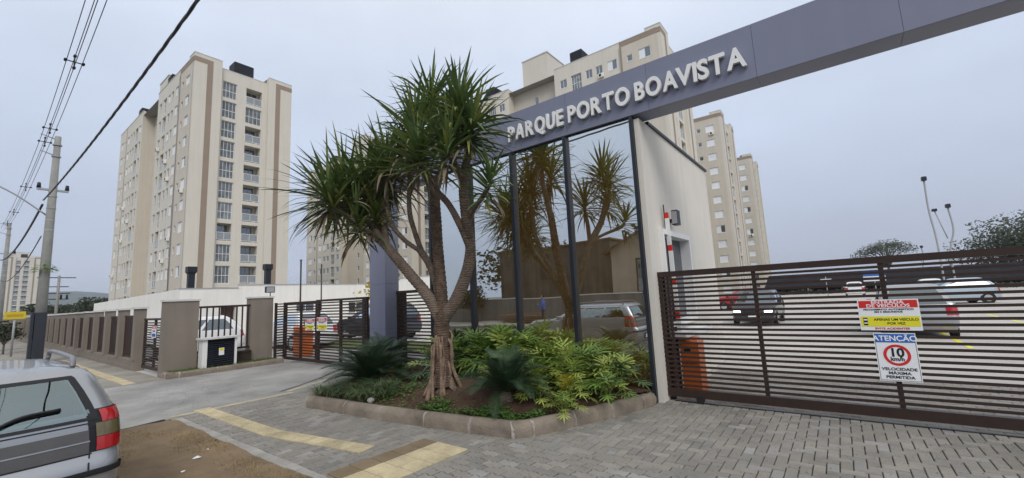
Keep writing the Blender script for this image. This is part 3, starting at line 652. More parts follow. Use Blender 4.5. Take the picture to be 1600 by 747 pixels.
BY0, BY1, BZ0, BZ1 = 6.56, 6.98, 4.56, 5.35
m = MB(); m.box(-9.68, 7.0, BY0 + .012, BY1 - .012, BZ0 + .01, BZ1 - .012); m.obj('beam', M('beam_core', (0.06, 0.06, 0.075), .7), pf)
x = -9.69
for k in range(11):
    w = 1.52; a, b = x + .002, min(x + w - .002, 7.0)
    m = MB(); m.add([], []); m.box(a, b, BY0, BY0 + .0115, BZ0, BZ1); m.box(a, b, BY0 + .0116, BY1 - .0116, BZ0 - .002, BZ0 + .0095); m.box(a, b, BY1 - .0115, BY1, BZ0, BZ1); m.box(a, b, BY0 + .0116, BY1 - .0116, BZ1 - .0115, BZ1); m.obj('panel', lilac, pf); x += w
m = MB(); m.box(-9.675, -9.055, 6.575, 6.965, 0, BZ0); m.obj('column', MATS['beam_core'], pf)
for z0, z1 in ((0.0, 1.04), (1.046, 2.16), (2.166, 3.3), (3.306, 4.552)):
    m = MB(); m.prism([(-9.69, 6.56), (-9.04, 6.56), (-9.04, 6.98), (-9.69, 6.98)], z0, z1); m.obj('panel', lilac, pf)
m = MB(); m.box(6.35, 7.0, 6.57, 6.97, 0, BZ0 - .003); m.obj('column', lilac, pf)
# letters, one part each; x spans of the words measured along the beam
WORDS = [('PARQUE', -4.90, -3.64), ('PORTO', -3.53, -2.37), ('BOA', -2.28, -1.60), ('VISTA', -1.62, -0.66)]
for wd, xa, xb in WORDS:
    ms = [text_mesh(ch, 0.415, letterw, 0.028, 0.0135, align='LEFT') for ch in wd]
    ws = [max(v.co.x for v in q.vertices) - min(v.co.x for v in q.vertices) for q in ms]
    gap = {'PARQUE': .035, 'PORTO': .03, 'BOA': .025, 'VISTA': .012}[wd]
    k = (xb - xa - gap * (len(wd) - 1)) / sum(ws); x = xa
    for ch, q, w in zip(wd, ms, ws):
        x0 = min(v.co.x for v in q.vertices)
        q.transform(Matrix.Scale(k, 4, (1, 0, 0)) @ Matrix.Translation((-x0, 0, 0)))
        o = O('letter', q, pf, loc=(x, BY0 - .045, 4.755)); x += w * k + gap

# ================================================================== GATES AND FENCES
def slat_gate(root, x0, x1, z0, z1, y, posts, pitch=.071, sh=.03, slat_y=.0, thick=.03, top=.085, bot=.12):
    m = MB(); m.box(x0, x1, y - .04, y + .04, z1 - top, z1); m.obj('top_rail', brownmetal, root)
    m = MB(); m.box(x0, x1, y - .04, y + .04, z0, z0 + bot); m.obj('bottom_rail', brownmetal, root)
    for px, pw in posts:
        m = MB(); m.box(px - pw / 2, px + pw / 2, y - .025, y + .035, z0 + bot + .001, z1 - top - .001); m.obj('post', brownmetal, root)
    z = z0 + bot + pitch * .55; sm_ = MB(); sm_.box(x0 + .002, x1 - .002, y - .034, y - .0255, 0, sh); me = sm_.mesh('slat', brownmetal)
    while z < z1 - top - sh:
        O('slat', me, root, loc=(0, 0, z)); z += pitch
sg = thing('sliding_gate', 'wide brown slatted sliding gate on a wheel at the parking entrance', 'gate', (0, 0, 0))
slat_gate(sg, -2.30, 6.2, .07, 1.97, 6.86, [(-2.27, .05), (-2.15, .035), (-.955, .05), (.415, .05), (1.785, .05), (3.15, .05), (4.5, .05), (6.17, .05)], .0695, .033)
m = MB(); m.tube([(-1.83, 6.80, .055), (-1.83, 6.86, .055)], .055, 14, smooth=False); m.obj('wheel', rubber, sg)
m = MB(); m.tube([(4.2, 6.80, .055), (4.2, 6.86, .055)], .055, 14, smooth=False); m.obj('wheel', rubber, sg)
tr = MB(); tr.box(-2.2, 8.0, 6.82, 6.85, -.02, .012); tr.obj('gate_track', dkmetal, label='dark steel track in the paving under the sliding gate', cat='track')
gp = thing('gate_post', 'brown slatted catch post between ivory wall and sliding gate', 'post', (0, 0, 0))
m = MB(); m.box(-2.285, -2.225, 6.93, 6.99, 0, 1.95); m.obj('post', brownmetal, gp); m = MB(); m.box(-2.285, -2.225, 7.3, 7.36, 0, 1.95); m.obj('post', brownmetal, gp)
sl = MB().box(-2.275, -2.235, 6.991, 7.299, 0, .033).mesh('slat', brownmetal)
for k in range(26): O('slat', sl, gp, loc=(0, 0, .12 + k * .0695))
lg = thing('swing_gate', 'left leaf of the brown slatted driveway gate beside the taupe pillar', 'gate', (0, 0, 0), group='driveway gate leaves')
slat_gate(lg, -14.40, -12.36, .06, 1.85, 6.6, [(-14.36, .09), (-13.35, .06), (-12.41, .09)], .082, .036, top=.06, bot=.09)
lg2 = thing('swing_gate', 'right leaf of the brown slatted driveway gate beside the grey column', 'gate', (0, 0, 0), group='driveway gate leaves')
slat_gate(lg2, -12.33, -9.78, .06, 1.87, 6.57, [(-12.27, .12), (-11.07, .07), (-9.95, .12), (-9.82, .05)], .082, .036, top=.06, bot=.09)
fp = thing('fixed_fence', 'narrow brown slatted panel between taupe pillar and driveway gate', 'fence', (0, 0, 0))
for y in (6.35, 6.63): MB().box(-14.53, -14.45, y - .03, y + .03, .06, 1.85).obj('post', brownmetal, fp)
sl2 = MB().box(-14.51, -14.475, 6.381, 6.599, 0, .036).mesh('slat', brownmetal)
for k in range(21): O('slat', sl2, fp, loc=(0, 0, .15 + k * .082))
pg2 = thing('pedestrian_gate', 'brown slatted pedestrian gate between grey column and glass front', 'gate', (0, 0, 0))
slat_gate(pg2, -9.0, -7.45, .08, 1.97, 6.9, [(-8.95, .08), (-8.72, .09), (-8.83, .05), (-7.5, .08)], .08, .036, top=.07, bot=.1)
pg1 = thing('pedestrian_gate', 'narrow brown slatted gate between fence columns and tall taupe wall', 'gate', (0, 0, 0))
slat_gate(pg1, -17.2, -15.05, .08, 1.56, 3.68, [(-17.15, .08), (-16.1, .05), (-15.1, .08)], .07, .036, top=.06, bot=.1)
# taupe wall stub with pale cap
def pillar(label, x0, x1, y0, y1, z1, nm='wall_pillar'):
    t = thing(nm, label, 'pillar', (0, 0, 0))
    m = MB(); m.box(x0, x1, y0, y1, -.1, z1); m.obj('wall', taupe, t); m = MB(); m.box(x0 - .03, x1 + .03, y0 - .03, y1 + .03, z1, z1 + .05); m.obj('cap', capwhite, t); return t
pillar('tall taupe wall stub with white cap at the driveway corner', -14.95, -14.6, 3.52, 4.3, 2.0)
pillar('taupe pillar with pale cap left of the driveway gate', -14.95, -14.6, 5.66, 6.31, 2.02)
bf = thing('bar_fence', 'brown vertical bar fence between the two taupe pillars', 'fence', (0, 0, 0))
m = MB(); m.box(-14.70, -14.65, 4.301, 5.659, 1.78, 1.84); m.obj('top_rail', brownmetal, bf); m = MB(); m.box(-14.70, -14.65, 4.301, 5.659, .52, .58); m.obj('bottom_rail', brownmetal, bf)
bm_ = MB().box(-14.69, -14.66, -.018, .018, .581, 1.779).mesh('bar', brownmetal)
for k in range(9): O('bar', bm_, bf, loc=(0, 4.36 + k * .155, 0))
m = MB(); m.box(-14.85, -14.5, 4.301, 5.659, 0, .4); m.obj('base_wall', M('dark_brown_wall', (0.045, 0.03, 0.022), .8, .2, 3), bf); m = MB(); m.box(-14.87, -14.48, 4.301, 5.659, .4, .46); m.obj('base_rail', brownmetal, bf)
gc = thing('gas_cabinet', 'white gas cabinet with black louvred door in the grass bed', 'cabinet', (-14.2, 4.3, .1))
m = MB(); m.box(-.3, 0, 0, .12, 0, .80); m.box(-.3, 0, .80, .86, 0, .80); m.box(-.3, -.25, .12, .80, 0, .80); m.obj('body', white, gc)
m = MB(); m.box(-.36, .06, -.06, .92, .80, .85); m.obj('top', capwhite, gc); dr = MB().box(-.08, -.03, .12, .80, .03, .79).obj('door', M('cabinet_door', (0.01, 0.013, 0.02), .5), gc)
lv = MB().add([(-.03, .13, 0), (-.03, .79, 0), (.0, .79, .02), (.0, .13, .02), (-.03, .13, .05), (-.03, .79, .05)], [(0, 1, 2, 3), (3, 2, 5, 4)]).mesh('slat', MATS['cabinet_door'])
for k in range(13): O('slat', lv, dr, loc=(0, 0, .06 + k * .055))
m = MB(); m.box(.003, .008, .40, .53, .34, .54); m.box(.0085, .0095, .41, .52, .46, .53, 1); m.obj('notice', [signw, yellp], dr)
# long boundary fence
bfn = thing('boundary_fence', 'long taupe fence of columns and brown panels along the street', 'fence', (-17.35, 3.5, 0))
NCOL = 34; PT = 2.08
m = MB(); m.box(-NCOL * PT, 0, 0.0, .22, -.1, .30); m.box(-NCOL * PT - .1, .03, -.03, .25, -.1, .12); m.obj('base_wall', taupe, bfn)
cmx = MB().box(-.32, 0, -.03, .23, .301, 1.86).mesh('column', taupe); ccap = MB().box(-.37, .05, -.08, .28, 1.861, 1.92).mesh('cap', capwhite)
pn = MB(); pn.box(-PT + .005, -.325, .10, .13, 1.62, 1.67); pn.box(-PT + .005, -.325, .10, .13, .34, .39)
for k in range(26): x = -PT + .03 + k * .066; pn.box(x, x + .04, .105, .125, .39, 1.62)
panel = pn.mesh('panel', brownmetal)
for k in range(NCOL):
    c_ = O('column', cmx, bfn, loc=(-k * PT, 0, 0)); O('cap', ccap, c_)
    O('panel', panel, bfn, loc=(-k * PT, 0, 0))
# ---- notices on the gates
def sign(name, label, loc, w, h, rotz=0): 
    t = thing(name, label, 'sign', loc, rotz, None); MB().box(0, w, 0, .006, 0, h).obj('board', signw, t); return t
def band(t, x0, x1, z0, z1, mat, d=.002): MB().box(x0, x1, -d, -.0003, z0, z1).obj('colour_band', mat, t)
def txt(t, s, size, x, z, mat, bold=.0, xs=1.0, y=-.0025): O('lettering', text_mesh(s, size, mat, .0006, bold, xs=xs), t, loc=(x, y, z))
def entrada(t, w=.555, h=.365):
    k = w / .555; 
    band(t, .012 * k, w - .012 * k, h - .098 * k, h - .012 * k, redp); band(t, .012 * k, w - .012 * k, .045 * k, .165 * k, yellp)
    txt(t, 'ENTRADA', .052 * k, w / 2, h - .05 * k, signw, .0012, 1.25); txt(t, 'DE VEÍCULOS', .052 * k, w / 2, h - .091 * k, signw, .0012, 1.25)
    txt(t, 'FECHAMENTO AUTOMÁTICO', .026 * k, w / 2, h - .127 * k, blackp, .0007, 1.3); txt(t, 'EM 5 SEGUNDOS', .026 * k, w / 2, h - .155 * k, blackp, .0007, 1.3)
    txt(t, 'APENAS UM VEÍCULO', .038 * k, w * .60, .115 * k, blackp, .001, 1.08); txt(t, 'POR VEZ', .038 * k, w * .60, .07 * k, blackp, .001, 1.08)
    txt(t, 'EVITE ACIDENTES', .03 * k, w * .52, .013 * k, redp, .0008, 1.3)
    ic = MB(); ic.box(.035 * k, .075 * k, -.0035, -.0022, .06 * k, .15 * k); ic.box(.038 * k, .072 * k, -.0045, -.0036, .08 * k, .093 * k, 1); ic.box(.038 * k, .072 * k, -.0045, -.0036, .118 * k, .135 * k, 1); ic.obj('car_symbol', [blackp, signw], t)
s1 = sign('gate_notice', 'red and yellow ENTRADA DE VEÍCULOS notice on the sliding gate', (.14, 6.80, 1.085), .555, .365); entrada(s1)
s2 = sign('gate_notice', 'blue ATENÇÃO 10 km/h speed limit notice on the sliding gate', (.245, 6.80, .50), .375, .555)
MB().box(.008, .367, -.0012, -.0002, .008, .012).obj('border', blackp, s2); MB().box(.008, .012, -.0012, -.0002, .0125, .547).obj('border', blackp, s2); MB().box(.363, .367, -.0012, -.0002, .0125, .547).obj('border', blackp, s2)
band(s2, .013, .362, .445, .545, bluep); txt(s2, 'ATENÇÃO', .085, .1875, .465, signw, .002, .98)
rg_ = MB(); n = 40
for k in range(n):
    a, b = 2 * math.pi * k / n, 2 * math.pi * (k + 1) / n; P_ = lambda r, t: (.1875 + r * math.cos(t), -.002, .30 + r * math.sin(t))
    rg_.quad(P_(.093, a), P_(.093, b), P_(.122, b), P_(.122, a))
rg_.obj('red_ring', redp, s2)
txt(s2, '10', .135, .1875, .285, blackp, .004, 1.0); txt(s2, 'km/h', .062, .1875, .235, blackp, .002, 1.0)
txt(s2, 'VELOCIDADE', .045, .1875, .125, blackp, .001, 1.15); txt(s2, 'MÁXIMA', .045, .1875, .079, blackp, .001, 1.15); txt(s2, 'PERMITIDA', .045, .1875, .033, blackp, .001, 1.15)
s3 = sign('gate_notice', 'smaller left red and yellow notice on the driveway gate', (-12.95, 6.53, .98), .52, .34); entrada(s3, .52, .34)
s4 = sign('gate_notice', 'right red and yellow notice at the middle of the driveway gate', (-12.22, 6.50, .98), .56, .38); entrada(s4, .56, .37)
s5 = sign('gate_notice', 'small white notice with red header on the narrow gate by the taupe wall', (-16.25, 3.63, 1.0), .45, .34)
band(s5, .02, .43, .26, .33, redp); txt(s5, 'ATENÇÃO', .06, .225, .275, signw, .001); txt(s5, 'CUIDADO', .06, .225, .17, blackp, .001); band(s5, .05, .40, .03, .12, bluep)
# ---- barrier, floodlights
br_ = thing('boom_barrier', 'orange boom barrier cabinet with raised red and white arm behind sliding gate', 'barrier', (-2.02, 7.35, 0))
m = MB(); m.add([(-.14, -.17, 0), (.14, -.17, 0), (.14, .17, 0), (-.14, .17, 0), (-.14, -.17, .88), (.14, -.17, .84), (.14, .17, .84), (-.14, .17, .88), (-.09, -.1, .93), (.09, -.1, .90), (.09, .1, .90), (-.09, .1, .93)],
      [(0, 3, 2, 1), (0, 1, 5, 4), (1, 2, 6, 5), (2, 3, 7, 6), (3, 0, 4, 7), (4, 5, 9, 8), (5, 6, 10, 9), (6, 7, 11, 10), (7, 4, 8, 11), (8, 9, 10, 11)]); m.obj('cabinet', orange, br_)
m = MB(); m.box(-.08, .02, -.178, -.1705, .70, .75); m.box(-.1, .1, -.19, -.171, .52, .55); m.obj('lock', blackp, br_)
m = MB()
z_ = .75
for k in range(8): l_ = .46 if k % 2 == 0 else .10; m.box(-.20 - .005 * k, -.13 - .005 * k, -.03, .0, z_, z_ + l_, k % 2); z_ += l_ + .001
m.obj('arm', [white, redp], br_); m = MB(); m.box(-.24, -.228, -.031, .001, .75, 3.14); m.obj('arm_edge', blackp, br_)
br2 = thing('boom_barrier', 'orange boom barrier cabinet behind the driveway gate', 'barrier', (-15.2, 7.6, 0))
MB().cbox(-.3, .3, -.2, .2, 0, 1.0, .03).obj('cabinet', orange, br2); MB().box(-.2, 3.6, -.3, -.22, .72, .80).obj('arm', dkmetal, br2)
fl = thing('floodlight', 'square floodlight bracketed on the ivory gatehouse wall', 'light', (-2.3, 7.72, 2.92))
m = MB(); m.box(0, .14, -.1, .1, -.05, .0); m.box(.10, .20, -.17, .0, -.12, .14); m.obj('housing', dkmetal, fl); m = MB(); m.box(.105, .195, -.176, -.1705, -.1, .12); m.obj('lens', greyp, fl)
fl2 = thing('floodlight', 'small floodlight standing on the taupe pillar by the driveway gate', 'light', (-14.7, 6.25, 2.07))
m = MB(); m.tube([(0, 0, 0), (0, 0, .15)], .015, 6); m.obj('bracket', dkmetal, fl2); m = MB(); m.box(-.05, .03, -.15, .13, .12, .32); m.obj('housing', dkmetal, fl2); m = MB(); m.box(.0305, .034, -.13, .11, .14, .30); m.obj('lens', greyp, fl2)

# ================================================================== STRAP-LEAVED TREE
BR={
 'trunk':[[-4.988, 4.651, 0.386], [-4.987, 4.652, 0.804], [-4.987, 4.652, 1.191], [-4.982, 4.658, 1.505]],
 'L':[[-4.997, 4.641, 1.388], [-5.198, 4.568, 1.774], [-5.528, 4.487, 2.14], [-5.841, 4.412, 2.481], [-6.071, 4.353, 2.741]],
 'L1':[[-6.071, 4.353, 2.741], [-6.336, 4.322, 3.04], [-6.62, 4.256, 3.373], [-6.844, 4.18, 3.612]],
 'L2':[[-6.053, 4.378, 2.697], [-6.357, 4.467, 3.081], [-6.625, 4.521, 3.458], [-6.853, 4.539, 3.769]],
 'L3':[[-6.095, 4.319, 2.741], [-6.311, 4.18, 2.955], [-6.561, 3.973, 3.213], [-6.717, 3.805, 3.417]],
 'L4':[[-6.035, 4.403, 2.653], [-6.173, 4.468, 3.112], [-6.346, 4.57, 3.559], [-6.393, 4.675, 3.885]],
 'M':[[-4.984, 4.655, 1.387], [-5.055, 4.726, 1.886], [-5.153, 4.767, 2.516], [-5.202, 4.788, 3.059], [-5.245, 4.815, 3.621]],
 'M1':[[-5.247, 4.813, 3.51], [-5.32, 4.732, 3.844], [-5.369, 4.6, 4.163], [-5.362, 4.531, 4.458]],
 'M2':[[-5.239, 4.821, 3.51], [-5.232, 4.975, 3.933], [-5.221, 5.131, 4.315], [-5.188, 5.164, 4.755]],
 'N':[[-5.081, 4.698, 1.604], [-5.226, 4.762, 1.997], [-5.365, 4.756, 2.302], [-5.527, 4.723, 2.531]],
 'N1':[[-5.527, 4.722, 2.52], [-5.731, 4.554, 2.727], [-5.936, 4.451, 3.019], [-6.065, 4.446, 3.432], [-6.05, 4.466, 3.949]],
 'N2':[[-5.507, 4.746, 2.487], [-5.662, 4.718, 2.875], [-5.79, 4.72, 3.254], [-5.824, 4.758, 3.784], [-5.783, 4.807, 4.316]],
 'R':[[-4.957, 4.684, 1.404], [-4.741, 4.762, 1.711], [-4.565, 4.795, 2.057], [-4.438, 4.777, 2.392], [-4.377, 4.697, 2.676]],
 'R1':[[-4.378, 4.696, 2.627], [-4.273, 4.52, 2.983], [-4.147, 4.364, 3.32], [-4.028, 4.338, 3.717], [-3.953, 4.34, 4.014]],
 'R2':[[-4.416, 4.729, 2.486], [-4.408, 4.529, 2.81], [-4.487, 4.379, 3.116], [-4.601, 4.186, 3.359], [-4.685, 4.092, 3.573], [-4.725, 4.045, 3.748]],
 'R3':[[-4.318, 4.615, 2.856], [-4.034, 4.469, 2.985], [-3.736, 4.332, 3.096], [-3.621, 4.298, 3.185]],
 'R4':[[-4.147, 4.364, 3.32], [-4.102, 4.198, 3.542], [-4.092, 4.068, 3.668], [-4.115, 4.044, 3.752]],
}
HEADS=[ [-6.856, 4.162, 3.67, 1.1],[-6.732, 3.778, 3.482, 1.05],[-6.853, 4.539, 3.818, 1.1],[-6.393, 4.676, 3.946, 1.05],[-6.05, 4.467, 4.042, 0.95],[-6.347, 4.395, 3.243, 0.8],[-6.421, 4.103, 3.029, 0.7],[-5.361, 4.532, 4.537, 0.95],[-5.783, 4.808, 4.388, 0.95],[-5.187, 5.165, 4.827, 1.0],[-5.408, 4.934, 5.145, 0.9],[-3.951, 4.341, 4.081, 0.85],[-4.105, 4.265, 4.425, 0.8],[-4.115, 4.044, 3.752, 0.75],[-4.724, 4.046, 3.807, 0.85],[-3.613, 4.305, 3.22, 0.5] ]
RAD = {'trunk': (.20, .165, .15, .15), 'L': (.12, .115, .11, .10, .095), 'L1': (.085, .07, .06, .05), 'L2': (.075, .065, .06, .05), 'L3': (.06, .055, .05, .045), 'L4': (.075, .065, .055, .05),
       'M': (.13, .125, .115, .115, .10), 'M1': (.08, .07, .06, .055), 'M2': (.085, .075, .065, .055), 'N': (.06, .065, .065, .07), 'N1': (.045, .045, .045, .042, .04), 'N2': (.055, .05, .05, .045, .04),
       'R': (.12, .125, .12, .105, .10), 'R1': (.09, .085, .075, .065, .055), 'R2': (.065, .06, .055, .055, .05, .045), 'R3': (.045, .04, .04, .036), 'R4': (.05, .045, .042, .04)}
tree = thing('strap_leaved_tree', 'multi-trunked tree with long strap leaves and stilt roots in the planter', 'tree', (0, 0, 0))
def branch(name, k, n=5):
    pts = spline(BR[k], n * 3); rr = RAD[k]; rad = []
    for i in range(len(pts)):
        t = i / (len(pts) - 1) * (len(rr) - 1); j = min(int(t), len(rr) - 2); r_ = rr[j] + (rr[j + 1] - rr[j]) * (t - j)
        rad.append(r_ * (1 + (.05 if i % 2 else -.04) + .06 * mnoise.noise(Vector(pts[i]) * 4)))
    rad = [r_ * (.78 if k in ('trunk', 'M', 'R', 'L') else .86) for r_ in rad]; m = MB(); m.tube(pts, rad, 14, ring=0); return m.obj(name, barkd if k in ('trunk', 'M') else bark, tree)
trk = branch('trunk', 'trunk')
for k in BR:
    if k != 'trunk': branch('branch', k)
for i in range(40):           # stilt roots
    a = i * 2.399 + rng.uniform(-.2, .2); r1 = rng.uniform(.12, .28); z1 = rng.uniform(.7, 1.25) if i % 3 else rng.uniform(.5, .8)
    cx, cy = -4.987, 4.655; r0 = .10; wob = rng.uniform(-.25, .25)
    ex, ey = cx + r1 * math.cos(a), cy + r1 * math.sin(a); ez = soilz(ex, ey) - .03
    p = [(cx + r0 * math.cos(a), cy + r0 * math.sin(a), z1), (cx + (r0 + .06) * math.cos(a), cy + (r0 + .06) * math.sin(a), z1 - .10), (cx + (r1 * .75) * math.cos(a + wob), cy + (r1 * .75) * math.sin(a + wob), (z1 + ez) / 2 - .05), (ex, ey, ez)]
    if i % 4 == 0: p[-1] = (cx + r1 * 1.3 * math.cos(a + .3), cy + r1 * 1.3 * math.sin(a + .3), ez)
    q = rng.uniform(.011, .03); m = MB(); pts = spline(p, 5); m.tube(pts, [q * (.8 + .35 * t + rng.uniform(-.08, .08)) for t in lerps(0, 1, len(pts))], 7); m.obj('root', rootm if i % 3 else bark, tree)
def strap(mb, base, d, length, width, droop, mat):
    """a folded strap leaf that bends under its own weight"""
    d = d.normalized(); side = d.cross(Vector((0, 0, 1)))
    if side.length < .1: side = Vector((1, 0, 0))
    side.normalize(); p = Vector(base); vs = []; n = 6
    tw = rng.uniform(-.5, .5)
    for i in range(n + 1):
        t = i / n; w = width * (0.75 + .5 * t) * (1 - t ** 2.2) + .001
        s_ = (side * math.cos(tw * t) + side.cross(d) * math.sin(tw * t)); up = s_.cross(d).normalized()
        vs += [p - s_ * w + up * w * .35, p, p + s_ * w + up * w * .35]
        d = (d + Vector((0, 0, -droop / n * (0.3 + 1.5 * t)))).normalized(); p = p + d * (length / n)
    fs = []
    for i in range(n):
        a = i * 3; fs += [(a, a + 1, a + 4, a + 3), (a + 1, a + 2, a + 5, a + 4)]
    mb.add(vs, fs, mat, True)
fol = MB(); nind = 0
ctr = Vector((-5.2, 4.4, 3.6))
for hi, (hx, hy, hz, L_) in enumerate(HEADS):
    hp = Vector((hx, hy, hz)); nl = int(92 * (L_ / .9) ** 1.2)
    ax = ((hp - ctr) * Vector((1, 1, .4))); ax = (Vector((0, 0, 1.0)) + ax * .28).normalized()
    for k in range(nl):
        t = (k + .5) / nl; ph = k * 2.39996 + rng.uniform(-.25, .25)
        el = math.acos(1 - t * 1.22) + rng.uniform(-.12, .12)      # from upright to drooping below horizontal
        o1_ = ax.orthogonal().normalized(); o2_ = ax.cross(o1_)
        d = ax * math.cos(el) + (o1_ * math.cos(ph) + o2_ * math.sin(ph)) * math.sin(el)
        base = hp + ax * (.12 - .34 * t) + d * .03
        ln = L_ * rng.uniform(.6, 1.12) * (0.88 if t < .15 else 1.0); wd = rng.uniform(.022, .033)
        mt = 3 if (t > .93 and rng.random() < .45) else 2 if rng.random() < .10 + (.25 if t > .85 else 0) + (.2 if hi == 6 and t < .4 else 0) else rng.choice((0, 0, 1))
        dr_ = rng.choice((.1, .3, .5, .8, 1.6)) * rng.uniform(.6, 1.2) * (0.4 + t)
        if k % 5 == 0 and nind < 296:
            m = MB(); strap(m, base, d, ln, wd, dr_, 0); m.obj('leaf', leafm[mt], tree); nind += 1
        else: strap(fol, base, d, ln, wd, dr_, mt)
for (hx, hy, hz, L_) in HEADS:      # dead skirts hanging under the heads
    for k in range(7):
        a = rng.uniform(0, 6.28); strap(fol, (hx + .05 * math.cos(a), hy + .05 * math.sin(a), hz - .22), Vector((math.cos(a) * .6, math.sin(a) * .6, -.5)), L_ * rng.uniform(.4, .75), .02, 1.2, 3)
fol.obj('foliage', leafm, tree, kind='stuff')

# ================================================================== PLANTS IN THE BED
def cyc_frond(n=34, L_=.75, w=.085, arch=1.2):
    m = MB(); p = Vector((0, 0, 0)); d = Vector((math.cos(R(62)), 0, math.sin(R(62)))); pts = []
    for i in range(n + 1):
        pts.append((p.copy(), d.copy())); d = (d + Vector((0, 0, -arch / n))).normalized(); p = p + d * (L_ / n)
    m.tube([q for q, _ in pts[::4]], .005, 4)
    for i in range(5, n + 1):
        q, d = pts[i]; t = i / n; w_ = w * math.sin(math.pi * min(1, .2 + .75 * t)) * 1.9 + .02
        up = Vector((-d.z, 0, d.x))
        for s_ in (-1, 1):
            tip = q + Vector((0, s_, 0)) * w_ + d * w_ * .55 + up * w_ * .45 + Vector((0, 0, -.02))
            b0, b1 = q - d * .006, q + d * .006; mid = q + (tip - q) * .5
            m.add([b0, b1, mid + d * .006, tip, mid - d * .006], [(0, 1, 2, 4), (4, 2, 3)])
    return m
cyf = [cyc_frond(34, .8, .085, 1.3).mesh('frond', cycm), cyc_frond(34, .72, .09, 1.0).mesh('frond', cycm), cyc_frond(34, .85, .08, 1.6).mesh('frond', cycm)]
def cycad(x, y, label, n, s):
    z = soilz(x, y); t = thing('cycad', label, 'plant', (x, y, z), 0, 'cycads in the planter')
    m = MB(); m.tube([(0, 0, -.05), (0, 0, .06), (0, 0, .13)], [.09, .1, .06], 10); m.obj('stem', MATS['ringed_bark'], t)
    for k in range(n):
        tt = (k + .5) / n; O('frond', cyf[k % 3], t, loc=(0, 0, .12), rot=(rng.uniform(-.15, .15), R(-22 + 62 * tt + rng.uniform(-6, 6)), k * 2.4 + rng.uniform(-.2, .2)), scale=s * rng.uniform(.85, 1.1))
cycad(-3.86, 4.78, 'dark green cycad with fanned fronds in front of stilt roots', 46, .9)
cycad(-7.05, 4.75, 'dark spiky cycad at the left end of the planted bed', 50, 1.15)
cycad(-7.75, 5.6, 'cycad behind the bed end, nearest the grey column', 40, 1.15)
def phil_leaf(v):
    """deeply lobed blade on a long stalk, lying along +X"""
    m = MB(); q = random.Random(v); L_ = .26; st = .30
    stalk = [(0, 0, 0), (.06, 0, .13), (.15, 0, .23), (.24, 0, .27)]; m.tube(spline(stalk, 2), .005, 4)
    ox_, oz_ = .24, .27
    def P(s, t): return (ox_ + s, t, oz_ + .30 * s - 1.6 * s * s + abs(t) * .30 - 1.5 * t * t)
    n = 4
    for i in range(n): s0, s1 = L_ * i / n * .62, L_ * (i + 1) / n * .62; w0, w1 = .020 * (1 - i / n * .5), .020 * (1 - (i + 1) / n * .5); m.quad(P(s0, -w0), P(s1, -w1), P(s1, w1), P(s0, w0))
    for i in range(n):
        s = L_ * (i + .35) / n * .60; ln = (.12, .16, .17, .15)[i] * q.uniform(.85, 1.15); an = (1.8, 1.32, .98, .66)[i] * q.uniform(.94, 1.06); w = .0135
        for sg_ in (-1, 1):
            ca, sa = math.cos(an), math.sin(an) * sg_; nx, ny = -sa, ca
            def Q(l_, w_): return P(s + ca * l_ + nx * w_ * sg_, sa * l_ + ny * w_ * sg_ + .010 * sg_)
            m.add([Q(0, -w * .7), Q(0, w * .7), Q(ln * .45, w), Q(ln * .8, w * .7), Q(ln, 0), Q(ln * .8, -w * .7), Q(ln * .45, -w)], [(0, 1, 2, 6), (6, 2, 3, 5), (5, 3, 4)])
    m.add([P(L_ * .55, -.012), P(L_ * .8, -.013), P(L_ * 1.2, 0), P(L_ * .8, .013), P(L_ * .55, .012)], [(0, 1, 3, 4), (1, 2, 3)]); return m
PLM = [[phil_leaf(v).mesh('leaf', mt) for v in range(5)] for mt in phm]
def phil(x, y, s, nl, label, mi, zoff=0, yellow=0):
    t = thing('philodendron', label, 'plant', (x, y, soilz(x, y) - .02), 0, 'philodendrons in the planter')
    for k in range(nl):
        tt = (k + .5) / nl; mi_ = 2 if k < yellow else (mi if rng.random() < .75 else (1 if mi != 1 else 0))
        O('leaf', PLM[mi_][k % 5], t, loc=(rng.uniform(-.05, .05) * s, rng.uniform(-.05, .05) * s, 0), rot=(rng.uniform(-.2, .2), R(-48 + 64 * tt + rng.uniform(-10, 10)), (-.9 if (k < yellow) else k * 2.4) + rng.uniform(-.4, .4)), scale=s * rng.uniform(.85, 1.15))
PH = []
prow = [(-2.72, 5.65, .85, 0, 'lobed philodendron at the right end of the bed near the blue mullion'), (-2.78, 6.15, .85, 3, 'dark lobed philodendron in the corner against the last glass pane'),
        (-3.15, 5.25, 1.0, 1, 'philodendron with bright yellow leaves near the right kerb'), (-3.35, 5.75, 1.0, 1, 'pale green philodendron behind the yellow-leaved one'), (-3.3, 6.25, 1.0, 0, 'philodendron against the glass behind the pale green one'),
        (-3.75, 5.4, 1.05, 1, 'yellow-green philodendron right of the front cycad'), (-3.95, 5.95, 1.1, 0, 'mid-green philodendron below the second glass pane'), (-3.9, 6.35, 1.05, 0, 'philodendron touching the second glass pane'),
        (-4.5, 5.75, 1.15, 0, 'leafy philodendron just behind the front cycad'), (-4.55, 6.25, 1.2, 0, 'philodendron against the middle glass pane'), (-4.25, 5.3, 1.0, 0, 'philodendron tucked behind the cycad fronds'),
        (-5.15, 5.9, 1.2, 0, 'tall philodendron right behind the stilt roots'), (-5.1, 6.35, 1.3, 0, 'tallest philodendron against the glass right of the trunk'), (-5.6, 5.55, 1.15, 3, 'dark philodendron left behind the stilt roots'),
        (-5.7, 6.2, 1.25, 0, 'philodendron against the third glass pane behind the trunk'), (-6.2, 5.6, 1.2, 3, 'dark leafy philodendron left of the trunk'), (-6.35, 6.2, 1.25, 3, 'dark philodendron by the left edge of the glass'), (-6.7, 5.2, 1.0, 3, 'low dark philodendron beside the left cycad')]
